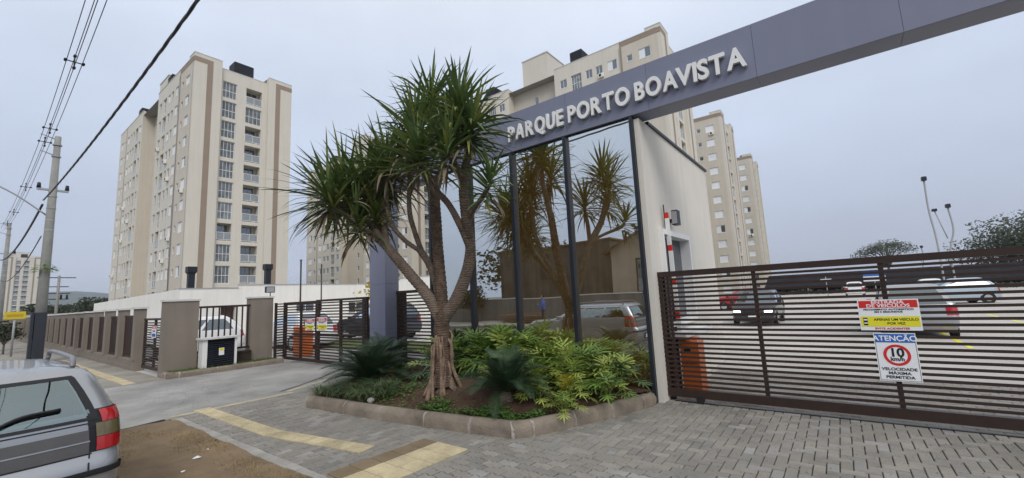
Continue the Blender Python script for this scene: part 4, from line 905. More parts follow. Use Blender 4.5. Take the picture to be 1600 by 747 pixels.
prow += [(-2.95, 5.95, .9, 1, 'yellow-green philodendron tucked between the right-hand ones'), (-3.55, 6.05, 1.1, 1, 'light green philodendron near the glass in the second bay'), (-4.25, 6.15, 1.2, 1, 'light green philodendron in the middle of the back row'), (-4.85, 6.1, 1.3, 1, 'light green tall philodendron right of the trunk'),
         (-5.4, 6.0, 1.3, 0, 'tall philodendron directly behind the trunk'), (-5.95, 5.95, 1.3, 0, 'tall philodendron left behind the trunk'), (-3.5, 5.05, .85, 1, 'low yellow-green philodendron beside the front cycad'), (-3.05, 4.95, .75, 1, 'smallest yellow-green philodendron at the kerb bend')]
for (x, y, s, mi, lb_) in prow: phil(x, y, s * (.74 + max(0, y - 5.2) * .45), 24, lb_, mi, yellow=3 if 'bright yellow' in lb_ else 0)
# liriope edge and ground cover
lr = MB()
for i in range(46):
    cx = rng.uniform(-7.35, -5.9); cy = 3.95 + .09 * (cx + 7.4) + rng.uniform(0, .5); zz_ = soilz(cx, cy)
    for k in range(26):
        a = rng.uniform(0, 6.28); strap(lr, (cx + rng.uniform(-.03, .03), cy + rng.uniform(-.03, .03), zz_), Vector((math.cos(a) * .55, math.sin(a) * .55, 1)), rng.uniform(.24, .44), .0055, rng.uniform(1.2, 2.6), 0)
lr.obj('liriope', liri, label='arching grassy liriope tufts spilling over the left kerb', cat='ground cover', kind='stuff')
gcv = MB()
for (ax_, ay_, rx, ry, n_) in ((-3.75, 4.45, .38, .14, 1300), (-3.3, 4.62, .18, .2, 500), (-4.75, 4.28, .32, .15, 700), (-6.1, 4.35, .6, .28, 900), (-5.6, 4.5, .3, .2, 260), (-4.2, 4.3, .3, .08, 200), (-5.5, 5.2, .8, .3, 300)):
    for i in range(n_):
        x, y = rng.gauss(ax_, rx * .55), rng.gauss(ay_, ry * .55)
        if not inside((x, y - .16), PLANT) or not inside((x + .17, y), PLANT): continue
        z = soilz(x, y) + rng.uniform(.005, .09) * math.exp(-((x - ax_) / rx) ** 2); a = rng.uniform(0, 6.28); s_ = rng.uniform(.012, .026)
        u = Vector((math.cos(a), math.sin(a), rng.uniform(-.5, .5))) * s_; v = Vector((-math.sin(a), math.cos(a), rng.uniform(-.5, .5))) * s_ * .7; c = Vector((x, y, z))
        gcv.add([c - u, c - v, c + u, c + v], [(0, 1, 2, 3)])
gcv.obj('ground_cover', groundc, label='small-leaved green ground cover creeping over the planter soil', cat='ground cover', kind='stuff')
st = MB()
for i in range(420):
    x, y = rng.uniform(-7, -2.6), rng.uniform(4.0, 6.3)
    if not inside((x, y - .17), PLANT): continue
    s_ = rng.uniform(.005, .018); z = soilz(x, y); st.add([(x + s_, y, z), (x, y + s_, z), (x - s_, y, z), (x, y - s_, z), (x, y, z + s_)], [(0, 1, 4), (1, 2, 4), (2, 3, 4), (3, 0, 4)])
st.obj('soil_crumbs', soil, label='crumbs and clods scattered over the planter soil', cat='soil', kind='stuff')
rk = MB(); 
for i in range(7):
    for j in range(10):
        t, p = math.pi * i / 6, 2 * math.pi * j / 10; r_ = .055 * (1 + .25 * mnoise.noise(Vector((math.sin(t) * math.cos(p), math.sin(t) * math.sin(p), math.cos(t))) * 1.7)); rk.v.append((r_ * 1.2 * math.sin(t) * math.cos(p), r_ * math.sin(t) * math.sin(p), r_ * .8 * math.cos(t)))
rk.f = [(i * 10 + j, i * 10 + (j + 1) % 10, (i + 1) * 10 + (j + 1) % 10, (i + 1) * 10 + j) for i in range(6) for j in range(10)]; rk.m = [0] * 60; rk.sm = [True] * 60
rk.obj('stone', M('pale_stone', (0.36, 0.34, 0.31), .9, .2, 20), loc=(-6.0, 4.08, .2), label='pale round stone on the kerb edge of the bed', cat='stone')

# ================================================================== CARS
def interp(tab, z):
    if z <= tab[0][0]: return tab[0][1:]
    for i in range(len(tab) - 1):
        if z <= tab[i + 1][0]:
            t = (z - tab[i][0]) / (tab[i + 1][0] - tab[i][0]); return [a + (b - a) * t for a, b in zip(tab[i][1:], tab[i + 1][1:])]
    return tab[-1][1:]
class CarBody:
    """horizontal outlines stacked by height: rows (z, half width, rear x, front x, corner radius, rear bow); nose towards -X, rear towards +X"""
    def __init__(s, rows): s.t = rows
    def P(s, t, z, off=0.0):
        w, xr, xf, r, bow = interp(s.t, z); sg = 1
        t = t % 1.0
        if t > .5: t = 1 - t; sg = -1
        t *= 2          # 0 rear centre .. 1 front centre
        w += off; xr += off; xf -= off
        yr = w - r
        if t < .2: y = yr * t / .2; x = xr - bow * (y / w) ** 2
        elif t < .28:
            a = (t - .2) / .08 * math.pi / 2; y = yr + r * math.sin(a); b0 = xr - bow * (yr / w) ** 2; x = b0 - r + r * math.cos(a)
        elif t < .72:
            k = (t - .28) / .44; x0 = xr - bow * (yr / w) ** 2 - r; x1 = xf + r * 2.0; x = x0 + (x1 - x0) * k; y = w - .035 * (2 * k - 1) ** 4
        elif t < .8:
            a = (t - .72) / .08 * math.pi / 2; y = w - .035 - r * 1.2 * (1 - math.cos(a)); x = xf + r * 2.0 - r * 1.6 * math.sin(a)
        else:
            k = (t - .8) / .2; y = (w - .035 - r * 1.2) * (1 - k); x = xf + r * .4 - (r * .4 + .05) * math.sin(k * math.pi / 2)
        return Vector((x, sg * y, z))
    def patch(s, mb, t0, t1, z0, z1, off, nt=8, nz=4, mat=0, slant=None):
        """slant(t-fraction) -> (z0,z1) optional"""
        vs = []
        for j in range(nz + 1):
            for i in range(nt + 1):
                f = i / nt; a, b = slant(f) if slant else (z0, z1); vs.append(s.P(t0 + (t1 - t0) * f, a + (b - a) * j / nz, off))
        # rim back to the body so the patch has thickness
        n = nt + 1; fs = [(j * n + i, j * n + i + 1, (j + 1) * n + i + 1, (j + 1) * n + i) for j in range(nz) for i in range(nt)]
        mb.add(vs, fs, mat, True)
    def xt(s, x, z):
        """t on the +Y side for a side position x"""
        lo, hi = .14, .36
        for _ in range(30):
            m = (lo + hi) / 2
            if s.P(m, z).x > x: lo = m
            else: hi = m
        return (lo + hi) / 2
def build_car(name, label, loc, rotz, rows, paint, kind='wagon', belt=.93, top=1.36, wheels=(-.75, -3.25), detail=False, lights_on=False, group=None, roofz=1.45):
    t = thing(name, label, 'car', loc, rotz, group); B = CarBody(rows); zs = []
    z = rows[0][0]
    keys = sorted({r[0] for r in rows}); 
    for a, b in zip(keys[:-1], keys[1:]):
        n = max(1, int((b - a) / .05)); zs += [a + (b - a) * i / n for i in range(n)]
    zs.append(keys[-1]); N = 112; m = MB(); vs = [B.P(i / N, z) for z in zs for i in range(N)]
    fs = [(j * N + i, j * N + (i + 1) % N, (j + 1) * N + (i + 1) % N, (j + 1) * N + i) for j in range(len(zs) - 1) for i in range(N)]
    # roof crown
    base = len(vs); lastw, lxr, lxf = rows[-1][1], rows[-1][2], rows[-1][3]; cx = (lxr + lxf) / 2
    for sc_, dz in ((.85, .025), (.6, .042), (.3, .05)):
        for i in range(N): p = B.P(i / N, zs[-1]); vs.append(Vector((cx + (p.x - cx) * (1 - (1 - sc_) * .35), p.y * sc_, zs[-1] + dz - .03 * (1 - sc_) * 0)))
    prev = (len(zs) - 1) * N
    for r_ in range(3):
        cur = base + r_ * N; fs += [(prev + i, prev + (i + 1) % N, cur + (i + 1) % N, cur + i) for i in range(N)]; prev = cur
    if detail:
        zm = (belt + top) / 2; xr_, holes = B.P(.14, zm).x, []
        for xa, xb in ((.10, .72), (.80, 1.55), (1.66, 2.45)): holes.append((B.xt(xr_ - xa, zm), B.xt(xr_ - xb, zm)))
        def glazed(f):
            i = f[0] % N; j = f[0] // N
            if f[0] >= base or j >= len(zs) - 1: return False
            t_ = (i + .5) / N; z_ = (zs[j] + zs[j + 1]) / 2
            if not (belt + .02 < z_ < top): return False
            if t_ < .093 or t_ > .907: return True
            if .405 < t_ < .595 and z_ > belt + .05: return True
            u_ = t_ if t_ < .5 else 1 - t_
            return any(a_ + .002 < u_ < b_ - .002 for a_, b_ in holes)
        fs = [f for f in fs if not glazed(f)]
    fs.append(tuple(prev + i for i in range(N))); m.add(vs, fs, 0, True); body = m.obj('body', paint, t)
    fs0 = MB(); fs0.add([Vector((p.x, p.y, p.z)) for p in (B.P(i / N, zs[0]) for i in range(N))], [tuple(range(N))[::-1]]); fs0.obj('underbody', blackp, t)
    g = MATS['car_glass_clear' if detail else 'car_glass']
    mb = MB(); B.patch(mb, -.093, .093, belt + .02, top, .004, 20, 8); rw = mb.obj('rear_window', g, t)
    mb = MB(); B.patch(mb, .40, .60, belt + .05, top - .01, .004, 20, 8); mb.obj('windscreen', g, t)
    zc = (belt + top) / 2; xr = B.P(.14, zc).x; xf = B.P(.36, zc).x
    Ls = xr - xf; cuts = [(xr - .10, xr - .72), (xr - .80, xr - 1.55), (xr - 1.66, xr - 2.45)] if kind == 'wagon' else [(xr - .15, xr - .95), (xr - 1.06, xr - 1.95)]
    for (xa, xb) in cuts:
        for sg in (1, -1):
            mb = MB(); ta, tb_ = B.xt(xa, zc), B.xt(xb, zc)
            if sg < 0: ta, tb_ = 1 - ta, 1 - tb_
            B.patch(mb, ta, tb_, belt + .03, top - .02, .004, 6, 4); mb.obj('side_window', g, t)
    for sg in (1, -1):
        a, b = (.075, .137); a, b = (a, b) if sg > 0 else (1 - a, 1 - b)
        if not detail:
            mb = MB(); B.patch(mb, (.083 if sg > 0 else 1 - .083), b, belt - .28, belt - .02, .006, 6, 3); mb.obj('taillight', MATS['tail_red'], t)
        hb = MB(); a, b = (.385, .43); a, b = (a, b) if sg > 0 else (1 - a, 1 - b); B.patch(hb, a, b, .58, .70, .006, 6, 3); hb.obj('headlight', MATS['headlight_on' if lights_on else 'headlight'], t)
    gr = MB(); B.patch(gr, .445, .555, .50, .66, .006, 8, 3); gr.obj('grille', blackp, t)
    pl = MB(); B.patch(pl, .475, .525, .40, .49, .012, 4, 2); pl.obj('number_plate', signw, t)
    for xw in wheels:
        for sg in (1, -1):
            w = interp(rows, .35)[0] * sg; q = MB(); q.tube([(xw, w - .03 * sg, .30), (xw, w + .006 * sg, .30)], .345, 24, smooth=False); q.obj('wheel_arch', blackp, t)
            q = MB(); q.tube([(xw, w - .14 * sg, .30), (xw, w + .012 * sg, .30)], .30, 24, smooth=False); wh = q.obj('wheel', rubber, t); q = MB(); q.tube([(xw, w + .0125 * sg, .30), (xw, w + .02 * sg, .30)], .19, 18, smooth=False); q.obj('rim', greyp, wh)
    for sg in (1, -1):
        xm = B.P(.355, belt).x + .25; yy = interp(rows, belt)[0]; q = MB(); q.cbox(xm - .06, xm + .06, sg * (yy + .02) - .001, sg * (yy + .17), belt, belt + .12, .02) if sg > 0 else q.cbox(xm - .06, xm + .06, -(yy + .17), -(yy + .02), belt, belt + .12, .02); q.obj('mirror', paint, t)
    return t, B
def clear_glass(name, tint, refl):
    m = bpy.data.materials.new(name); m.use_nodes = True; n = m.node_tree.nodes; l = m.node_tree.links; n.remove(n['Principled BSDF'])
    t = n.new('ShaderNodeBsdfTransparent'); t.inputs[0].default_value = (*tint, 1); g = n.new('ShaderNodeBsdfGlossy'); g.inputs['Roughness'].default_value = 0.01; g.inputs[0].default_value = (.78, .92, .92, 1)
    lw = n.new('ShaderNodeLayerWeight'); lw.inputs[0].default_value = 0.4; r = n.new('ShaderNodeMapRange'); r.inputs[3].default_value = refl; r.inputs[4].default_value = 1.0; l.new(lw.outputs['Fresnel'], r.inputs[0])
    ms = n.new('ShaderNodeMixShader'); l.new(r.outputs[0], ms.inputs[0]); l.new(t.outputs[0], ms.inputs[1]); l.new(g.outputs[0], ms.inputs[2]); l.new(ms.outputs[0], n['Material Output'].inputs[0]); MATS[name] = m; return m
clear_glass('car_glass_clear', (.45, .56, .54), .22)
glass_mat('car_glass', (.75, .82, .85), (.022, .032, .035), .16); M('tail_red', (0.42, 0.008, 0.012), .12, .1, 8, spec=.6, coat=.6); M('tail_amber', (0.14, 0.11, 0.05), .12, .2, 14, spec=.6, coat=.5)
M('headlight', (0.6, 0.62, 0.63), .1, .1, 10, spec=.7); M('headlight_on', (0.9, 0.9, 0.85), .1, emit=(1, .98, .85, 6))
def paintm(n, c, metal=.35): return M(n, c, .32, .03, 2, metal=metal, coat=.7)
silver = paintm('silver_paint', (0.35, 0.36, 0.375), .55)
WAG = [(.20, .72, -.16, -4.05, .12, .02), (.30, .79, -.05, -4.16, .14, .05), (.42, .81, -.01, -4.2, .14, .06), (.58, .815, 0, -4.2, .14, .065), (.66, .815, -.015, -4.18, .14, .065), (.70, .815, -.075, -4.15, .13, .06), (.80, .815, -.085, -4.10, .13, .06), (.92, .805, -.105, -3.92, .13, .06), (.96, .80, -.115, -3.3, .13, .06), (1.02, .785, -.14, -2.98, .13, .06), (1.17, .725, -.235, -2.68, .13, .06), (1.30, .66, -.325, -2.40, .13, .05), (1.355, .61, -.385, -2.22, .14, .04)]
SUV = [(.25, .78, -.12, -4.1, .12, .02), (.40, .86, 0, -4.2, .14, .06), (.62, .87, 0, -4.2, .14, .06), (.75, .87, -.05, -4.15, .14, .06), (.98, .86, -.07, -3.95, .13, .06), (1.04, .85, -.08, -3.3, .13, .06), (1.3, .78, -.22, -2.85, .13, .06), (1.55, .68, -.40, -2.35, .14, .05), (1.62, .62, -.5, -2.2, .14, .04)]
HAT = [(.20, .72, -.10, -3.75, .12, .02), (.35, .80, 0, -3.85, .14, .06), (.58, .82, 0, -3.85, .14, .06), (.75, .82, -.05, -3.8, .14, .06), (.90, .81, -.08, -3.6, .13, .06), (.95, .80, -.10, -3.05, .13, .06), (1.2, .72, -.30, -2.5, .13, .06), (1.40, .63, -.55, -2.1, .14, .05), (1.46, .58, -.65, -1.95, .14, .04)]
car, B = build_car('parked_car', 'silver station wagon parked at the kerb, rear corner towards us', (-4.83, .14, -.10), 0, WAG, silver, 'wagon', .97, 1.30, detail=True, wheels=(-.85, -3.4))
def cp(name, t0, t1, z0, z1, off, mat, nt=12, nz=4, slant=None, parent=car):
    mb = MB(); B.patch(mb, t0, t1, z0, z1, off, nt, nz, 0, slant); return mb.obj(name, mat, parent)
dkgrey = M('grey_cladding', (0.115, 0.112, 0.11), .4, .08, 6, metal=.3, coat=.2)
for sg in (1, -1):
    def tt(a, b): return (a, b) if sg > 0 else (1 - a, 1 - b)
    for z0, z1, mt, nm in ((.725, .825, 'tail_red', 'lower_red'), (.829, .935, 'tail_amber', 'amber'), (.939, 1.035, 'tail_red', 'upper_red')):
        a, b = tt(.0925, .150)
        ins = lambda z: .0 if z < .9 else .010
        a2, b2 = tt(.0925 + (.008 if z0 > .93 else .002), .150)
        cp('taillight', a2, b2, z0, z1, .012, MATS[mt], 12, 3)
    cp('lamp_surround', *tt(.0905, .1505), .718, 1.042, .004, blackp, 12, 4)
cp('tailgate_gap', -.0905, .0905, .935, .945, .003, blackp, 20, 1); cp('tailgate_panel', -.089, .089, .715, .89, .006, dkgrey, 20, 3); cp('chrome_strip', -.089, .089, .80, .810, .010, silver, 20, 1); cp('tailgate_gap', .089, .0905, .60, 1.0, .005, blackp, 2, 8); cp('tailgate_gap', -.0905, -.089, .60, 1.0, .005, blackp, 2, 8)
cp('bumper_strip', -.17, .17, .555, .60, .012, MATS['rubber'], 40, 3); cp('tailgate_gap', -.092, .092, .705, .712, .004, blackp, 20, 1)
for a_, b_, c_, d_ in ((-.0985, .0985, .962, .985), (-.0985, .0985, 1.293, 1.318), (.0905, .0985, .985, 1.293), (-.0985, -.0905, .985, 1.293)): cp('window_surround', a_, b_, c_, d_, .007, blackp, 16, 3)
cp('window_surround', .40, .60, 1.0, 1.03, .006, blackp, 16, 2)
intm = M('car_interior', (0.035, 0.037, 0.042), .9, .2, 8)
MB().box(-3.2, -.25, -.68, .68, .45, .62).obj('cabin_floor', intm, car); MB().box(-.42, -.14, -.66, .66, .62, .93).obj('luggage_cover', intm, car); MB().box(-3.25, -2.75, -.68, .68, .55, .97).obj('dashboard', intm, car)
for xs_, ys_ in ((-1.05, (-.36, .36)), (-1.95, (-.36, .36))):
    for yy in ys_:
        m = MB(); m.cbox(xs_ - .1, xs_ + .08, yy - .26, yy + .26, .55, 1.08, .05); m.obj('seat_back', intm, car); m = MB(); m.cbox(xs_ - .06, xs_ + .05, yy - .14, yy + .14, 1.09, 1.24, .04); m.obj('headrest', intm, car)
cp('number_plate', -.035, .035, .36, .47, .010, signw, 8, 2); cp('plate_recess', -.05, .05, .34, .50, .004, blackp, 8, 2)
m = MB(); wp = [B.P(-.012, 1.0, .03), B.P(.012, 1.02, .045), B.P(.035, 1.075, .045), B.P(.066, 1.085, .04)]; m.tube(spline(wp, 5), .011, 6); m.tube([B.P(.005, 1.015, .022), B.P(.035, 1.062, .022), B.P(.068, 1.072, .022)], .008, 5); m.obj('wiper', blackp, car)
for sg in (1, -1):
    m = MB(); m.tube(spline([(-.52, sg * .53, 1.375), (-.57, sg * .535, 1.43), (-.77, sg * .54, 1.45), (-1.9, sg * .535, 1.455), (-2.05, sg * .53, 1.375)], 6), .02, 8); m.obj('roof_rail', M('rail_grey', (0.2, 0.2, 0.21), .4) if sg > 0 else MATS['rail_grey'], car)
# cars on the lot: nose direction set by rotation
build_car('parked_car', 'dark hatchback with lit headlights driving toward the sliding gate', (-3.0, 23.9, -.006), R(90), HAT, paintm('dark_paint', (0.03, 0.035, 0.045)), 'hatch', .92, 1.38, (-.7, -3.1), lights_on=True, group='cars on the parking lot')
build_car('parked_car', 'red hatchback parked sideways behind the dark car', (-3.5, 33.6, -.006), R(0), HAT, paintm('red_car_paint', (0.35, 0.012, 0.015), .1), 'hatch', .92, 1.38, (-.7, -3.1), group='cars on the parking lot')
build_car('parked_car', 'silver SUV seen from behind next to the gate notices', (1.62, 16.3, -.006), R(-90), HAT, silver, 'hatch', .92, 1.38, (-.7, -3.1), group='cars on the parking lot')
build_car('parked_car', 'white hatchback parked far back on the lot', (5.9, 48.0, -.006), R(-90), HAT, paintm('white_car_paint', (0.7, 0.7, 0.7), 0), 'hatch', .92, 1.38, (-.7, -3.1), group='cars on the parking lot')
build_car('parked_car', 'pale blue hatchback parked right of the white one', (7.2, 37.5, -.006), R(15), HAT, paintm('pale_blue_paint', (0.42, 0.5, 0.55), .2), 'hatch', .92, 1.38, (-.7, -3.1), group='cars on the parking lot')
build_car('parked_car', 'small white car parked farthest back on the lot', (1.2, 58.0, -.006), R(-90), HAT, MATS['white_car_paint'], 'hatch', .92, 1.38, (-.7, -3.1), group='cars on the parking lot')
build_car('parked_car', 'white car behind the left leaf of the driveway gate', (-16.6, 9.0, -.006), R(0), HAT, MATS['white_car_paint'], 'hatch', .92, 1.38, (-.7, -3.1), group='cars inside the estate')
build_car('parked_car', 'black car parked beyond the driveway gate notices', (-15.8, 12.9, -.006), R(10), SUV, MATS['dark_paint'], 'hatch', 1.02, 1.52, (-.8, -3.3), group='cars inside the estate')
build_car('parked_car', 'white car seen between the bars of the brown fence', (-20.4, 7.6, -.006), R(80), HAT, MATS['white_car_paint'], 'hatch', .92, 1.38, (-.7, -3.1), group='cars inside the estate')

# ================================================================== POLES AND WIRES
def util_pole(x, y, h, label, lean=0.0, arm=True):
    t = thing('utility_pole', label, 'utility pole', (x, y, 0), 0, 'utility poles along the street')
    m = MB(); m.tube([(0, 0, -.2), (0, 0, h * .5), (0, 0, h)], [.185, .15, .10], 14); m.obj('shaft', concrete, t)
    m = MB(); m.tube([(0, 0, .0), (0, 0, .95)], [.195, .19], 14, cap=False); m.obj('white_base', white, t)
    if arm:
        for z, l_ in ((h - .15, .5), (h - .85, .45)): m = MB(); m.tube([(0, 0, z), (.1, -l_, z + .12)], .022, 6); m.obj('bracket', greyp, t)
        for z in (h - .4, h - .9, h - 2.6, h - 3.1, h - 3.6, h - 4.0): m = MB(); m.tube([(0, 0, z), (0, 0, z + .05)], .145, 14, smooth=False); m.obj('clamp_band', greyp, t)
        m = MB(); m.box(-.05, .05, -.45, .45, h - 2.35, h - 2.27); m.obj('crossarm', greyp, t)
        for yy in (-.4, .4): m = MB(); m.tube([(0, yy, h - 2.27), (0, yy, h - 2.05)], [.07, .05], 8); m.obj('insulator', dkmetal, t)
    return t
up = util_pole(-25.3, 2.15, 9.25, 'tall concrete utility pole nearest us behind the silver car')
m = MB(); m.box(.2, .26, -.16, .16, .1, 1.95); m.box(-.2, .2, -.26, -.18, .1, 1.95); m.obj('cable_duct', M('duct_blue_black', (0.03, 0.035, 0.045), .5), up)
fp_ = MB()
for i in range(60):
    a = rng.uniform(0, 6.28); r_ = .26; c = Vector((r_ * math.cos(a), r_ * math.sin(a), 3.7 + rng.uniform(-.15, .15))); s_ = rng.uniform(.08, .18); d = Vector((math.cos(a), math.sin(a), rng.uniform(-.6, .3))) * s_; u = Vector((-math.sin(a), math.cos(a), 0)) * s_ * .5
    fp_.add([c, c + d * .5 + u, c + d * 1.1, c + d * .5 - u], [(0, 1, 2, 3)])
fp_.obj('climbing_fern', phm[0], label='green fern sprouting from the nearest concrete pole', cat='plant', loc=(-25.3, 2.15, 0))
util_pole(-49.5, 2.15, 9.0, 'second concrete utility pole at the left edge of the view')
sl_ = thing('street_light', 'curved street light arm fixed to the nearest concrete pole', 'street light', (-25.3, 2.15, 5.9))
m = MB(); m.tube(spline([(-.15, -.1, 0), (-.3, -1.2, .9), (-.6, -2.8, 1.7), (-.9, -4.2, 1.8)], 6), .03, 8); m.obj('arm', greyp, sl_); m = MB(); m.cbox(-1.1, -.75, -4.9, -4.2, 1.72, 1.84, .03); m.obj('lamp_head', greyp, sl_)
W0 = thing('power_line', 'bundle of four thin overhead power wires with cross spacers', 'power line', (0, 0, 0))
a0, a1, a2 = Vector((-25.3, 1.79, 8.93)), Vector((-49.4, 1.9, 8.6)), Vector((6, .82, 9.15))
def cat(p, q, sag, n=14): return [p + (q - p) * t + Vector((0, 0, -sag * 4 * t * (1 - t))) for t in lerps(0, 1, n)]
for dy, dz in ((-.15, 0), (.15, 0), (0, .15), (0, -.15)):
    o_ = Vector((0, dy, dz)); m = MB(); m.tube(cat(a2 + o_, a0 + o_, .55) + cat(a0 + o_, a1 + o_, .4)[1:], .009, 5); m.obj('wire', wire, W0)
for p in (cat(a2, a0, .55)[9], cat(a2, a0, .55)[6], cat(a2, a0, .55)[12], a0, cat(a0, a1, .4)[4], cat(a0, a1, .4)[8], cat(a0, a1, .4)[11]):
    m = MB(); m.tube([p + Vector((0, -.18, 0)), p + Vector((0, .18, 0))], .016, 6); m.tube([p + Vector((0, 0, -.18)), p + Vector((0, 0, .18))], .016, 6)
    for dy, dz in ((-.17, 0), (.17, 0), (0, .17), (0, -.17)): m.tube([p + Vector((-.05, dy, dz)), p + Vector((.05, dy, dz))], .035, 6)
    m.obj('spacer', dkmetal, W0)
tw = thing('power_cable', 'thick twisted black cable running to the nearest concrete pole', 'power line', (0, 0, 0))
cpts = cat(Vector((4, 1.9, 7.0)), Vector((-25.1, 1.9, 6.45)), .45, 90)
for k in range(3):
    pts = []
    for i, p in enumerate(cpts): a = i * 1.05 + k * 2.094; pts.append(p + Vector((0, math.cos(a), math.sin(a))) * .014)
    m = MB(); m.tube(pts, .015, 5); m.obj('strand', wire, tw)
m = MB(); m.tube(cat(Vector((-25.3, 1.9, 6.3)), Vector((-49.5, 1.9, 6.2)), .6, 30), .04, 5); m.obj('strand', wire, tw)
dw = thing('telephone_cable', 'thin drooping cable below the twisted one beyond the pole', 'power line', (0, 0, 0)); m = MB(); m.tube(cat(Vector((-25.3, 1.95, 5.0)), Vector((-49.5, 2.0, 4.7)), .7, 20), .02, 5); m.obj('strand', wire, dw)
xp = thing('power_pole', 'distant power pole with crossarms behind the fence', 'utility pole', (-75, 7.6, 0), 0, 'utility poles along the street')
m = MB(); m.tube([(0, 0, -.2), (0, 0, 6.8)], [.17, .12], 8); m.obj('shaft', concrete, xp)
for z, l_ in ((6.5, 1.8), (5.4, 1.1), (4.6, 1.3), (3.9, 1.2)): m = MB(); m.box(-.05, .05, -l_, l_ * .8, z, z + .1); m.obj('crossarm', dkmetal, xp)
for yy in (-.9, .3, .8): m = MB(); m.tube([(0, yy, 4.0), (0, yy, 4.5)], .1, 8); m.obj('insulator', dkmetal, xp)
for k, (x, y, h, lb_) in enumerate(((-18.3, 9.0, 3.66, 'thin brown post rising above the driveway gate'), (-22.5, 12.2, 3.9, 'thin brown post farther behind the driveway gate'))):
    m = MB(); m.tube([(0, 0, 0), (0, 0, h)], .035, 8); m.tube([(0, 0, h), (0, 0, h + .04)], .05, 8); m.obj('thin_post', brownmetal, loc=(x, y, 0), label=lb_, cat='post')
ys = thing('street_sign', 'yellow rectangular street sign on a post by the fence', 'sign', (-31.5, 1.85, 0)); m = MB(); m.tube([(0, 0, 0), (0, 0, 2.1)], .04, 8); m.obj('post', greyp, ys); m = MB(); m.box(.05, .07, -.34, .34, 1.75, 2.1); m.obj('board', flat('sign_yellow', (.65, .5, .03)), ys); m = MB(); m.box(.071, .075, -.26, .26, 1.86, 1.98); m.obj('lettering', flat('sign_ochre', (.5, .33, .02)), ys)
# ---- lot lamp posts
def lamp(x, y, h, label, bend=-.9, double=False):
    t = thing('lamp_post', label, 'street light', (x, y, 0), 0, 'lamp posts on the parking lot')
    m = MB(); m.tube(spline([(0, 0, 0), (0, 0, h * .45), (bend * .25, 0, h * .72), (bend * .2, 0, h)], 6), .09, 8); m.obj('shaft', greyp, t); m = MB(); m.cbox(bend * .2 - .22, bend * .2 + .22, -.35, .15, h - .05, h + .4, .05); m.obj('lamp_head', dkmetal, t)
    if double: m = MB(); m.tube([(0, 0, h * .62), (-.7, 0, h * .97)], .06, 6); m.obj('shaft', greyp, t); m = MB(); m.cbox(-.95, -.5, -.3, .2, h * .97, h * 1.0, .04); m.obj('lamp_head', dkmetal, t)
lamp(9.1, 66, 12.5, 'tallest curved lamp post above the sliding gate', 0.2 * -4)
lamp(10.9, 72, 9.8, 'twin-headed lamp post right of the tallest one', 2.4, True)
lamp(13.8, 120, 7.6, 'tiny far lamp post beside the sparse tree', 1.6, True)
# ---- dark shed at the back of the lot
sd_ = thing('long_shed', 'long low dark shed across the back of the parking lot', 'building', (0, 75, 0)); m = MB(); m.box(-9, 60, 1.2, 14, -.2, .85); m.obj('wall', M('shed_dark', (0.022, 0.022, 0.026), .9, .2, 1, spec=.05), sd_)
m = MB(); m.box(-9.2, 60, .2, 1.0, .92, 1.08); m.obj('eave', MATS['roof_grey'], sd_); m = MB(); m.add([(-9.2, .2, 1.1), (60, .2, 1.1), (60, 7.0, 3.0), (-9.2, 7.0, 3.0), (-9.2, 14, 1.1), (60, 14, 1.1)], [(0, 1, 2, 3), (3, 2, 5, 4), (0, 3, 4)]); m.obj('roof', MATS['shed_dark'], sd_)
for k in range(16): m = MB(); m.box(-8 + k * 4.2, -7.85 + k * 4.2, .3, .45, -.2, .92); m.obj('post', greyp, sd_)
for k, (x, y, c_) in enumerate(((2.6, 52, 'white sign'), (-1.2, 60, 'white sign'))):
    t = thing('lot_sign', ('blue topped sign' if k == 0 else 'small white sign') + ' on a pole at the back of the lot', 'sign', (x, y, 0)); m = MB(); m.tube([(0, 0, 0), (0, 0, 2.3)], .04, 6); m.obj('post', greyp, t); m = MB(); m.box(-.8 + .3 * k, .8 - .3 * k, -.06, -.041, 1.5 + .3 * k, 1.95); m.obj('board', signw, t)
    if k == 0: m = MB(); m.box(-.8, .8, -.06, -.041, 1.955, 2.4); m.obj('board', bluep, t)
hw = MB()
for i in range(2600):
    x = rng.uniform(-8, 40); c = Vector((x, 72.5 + rng.uniform(-.4, .4), rng.uniform(.1, 1.0) * (.6 + .4 * mnoise.noise(Vector((x * .4, 0, 0)))))); s_ = rng.uniform(.06, .16); a = rng.uniform(0, 6.3)
    u = Vector((math.cos(a), math.sin(a), rng.uniform(-1, 1))) * s_; v = Vector((-math.sin(a), math.cos(a), rng.uniform(-1, 1))) * s_; hw.add([c - u, c - v, c + u, c + v], [(0, 1, 2, 3)])
hw.obj('low_hedge', treem, label='ragged low hedge in front of the dark shed', cat='hedge', kind='stuff')
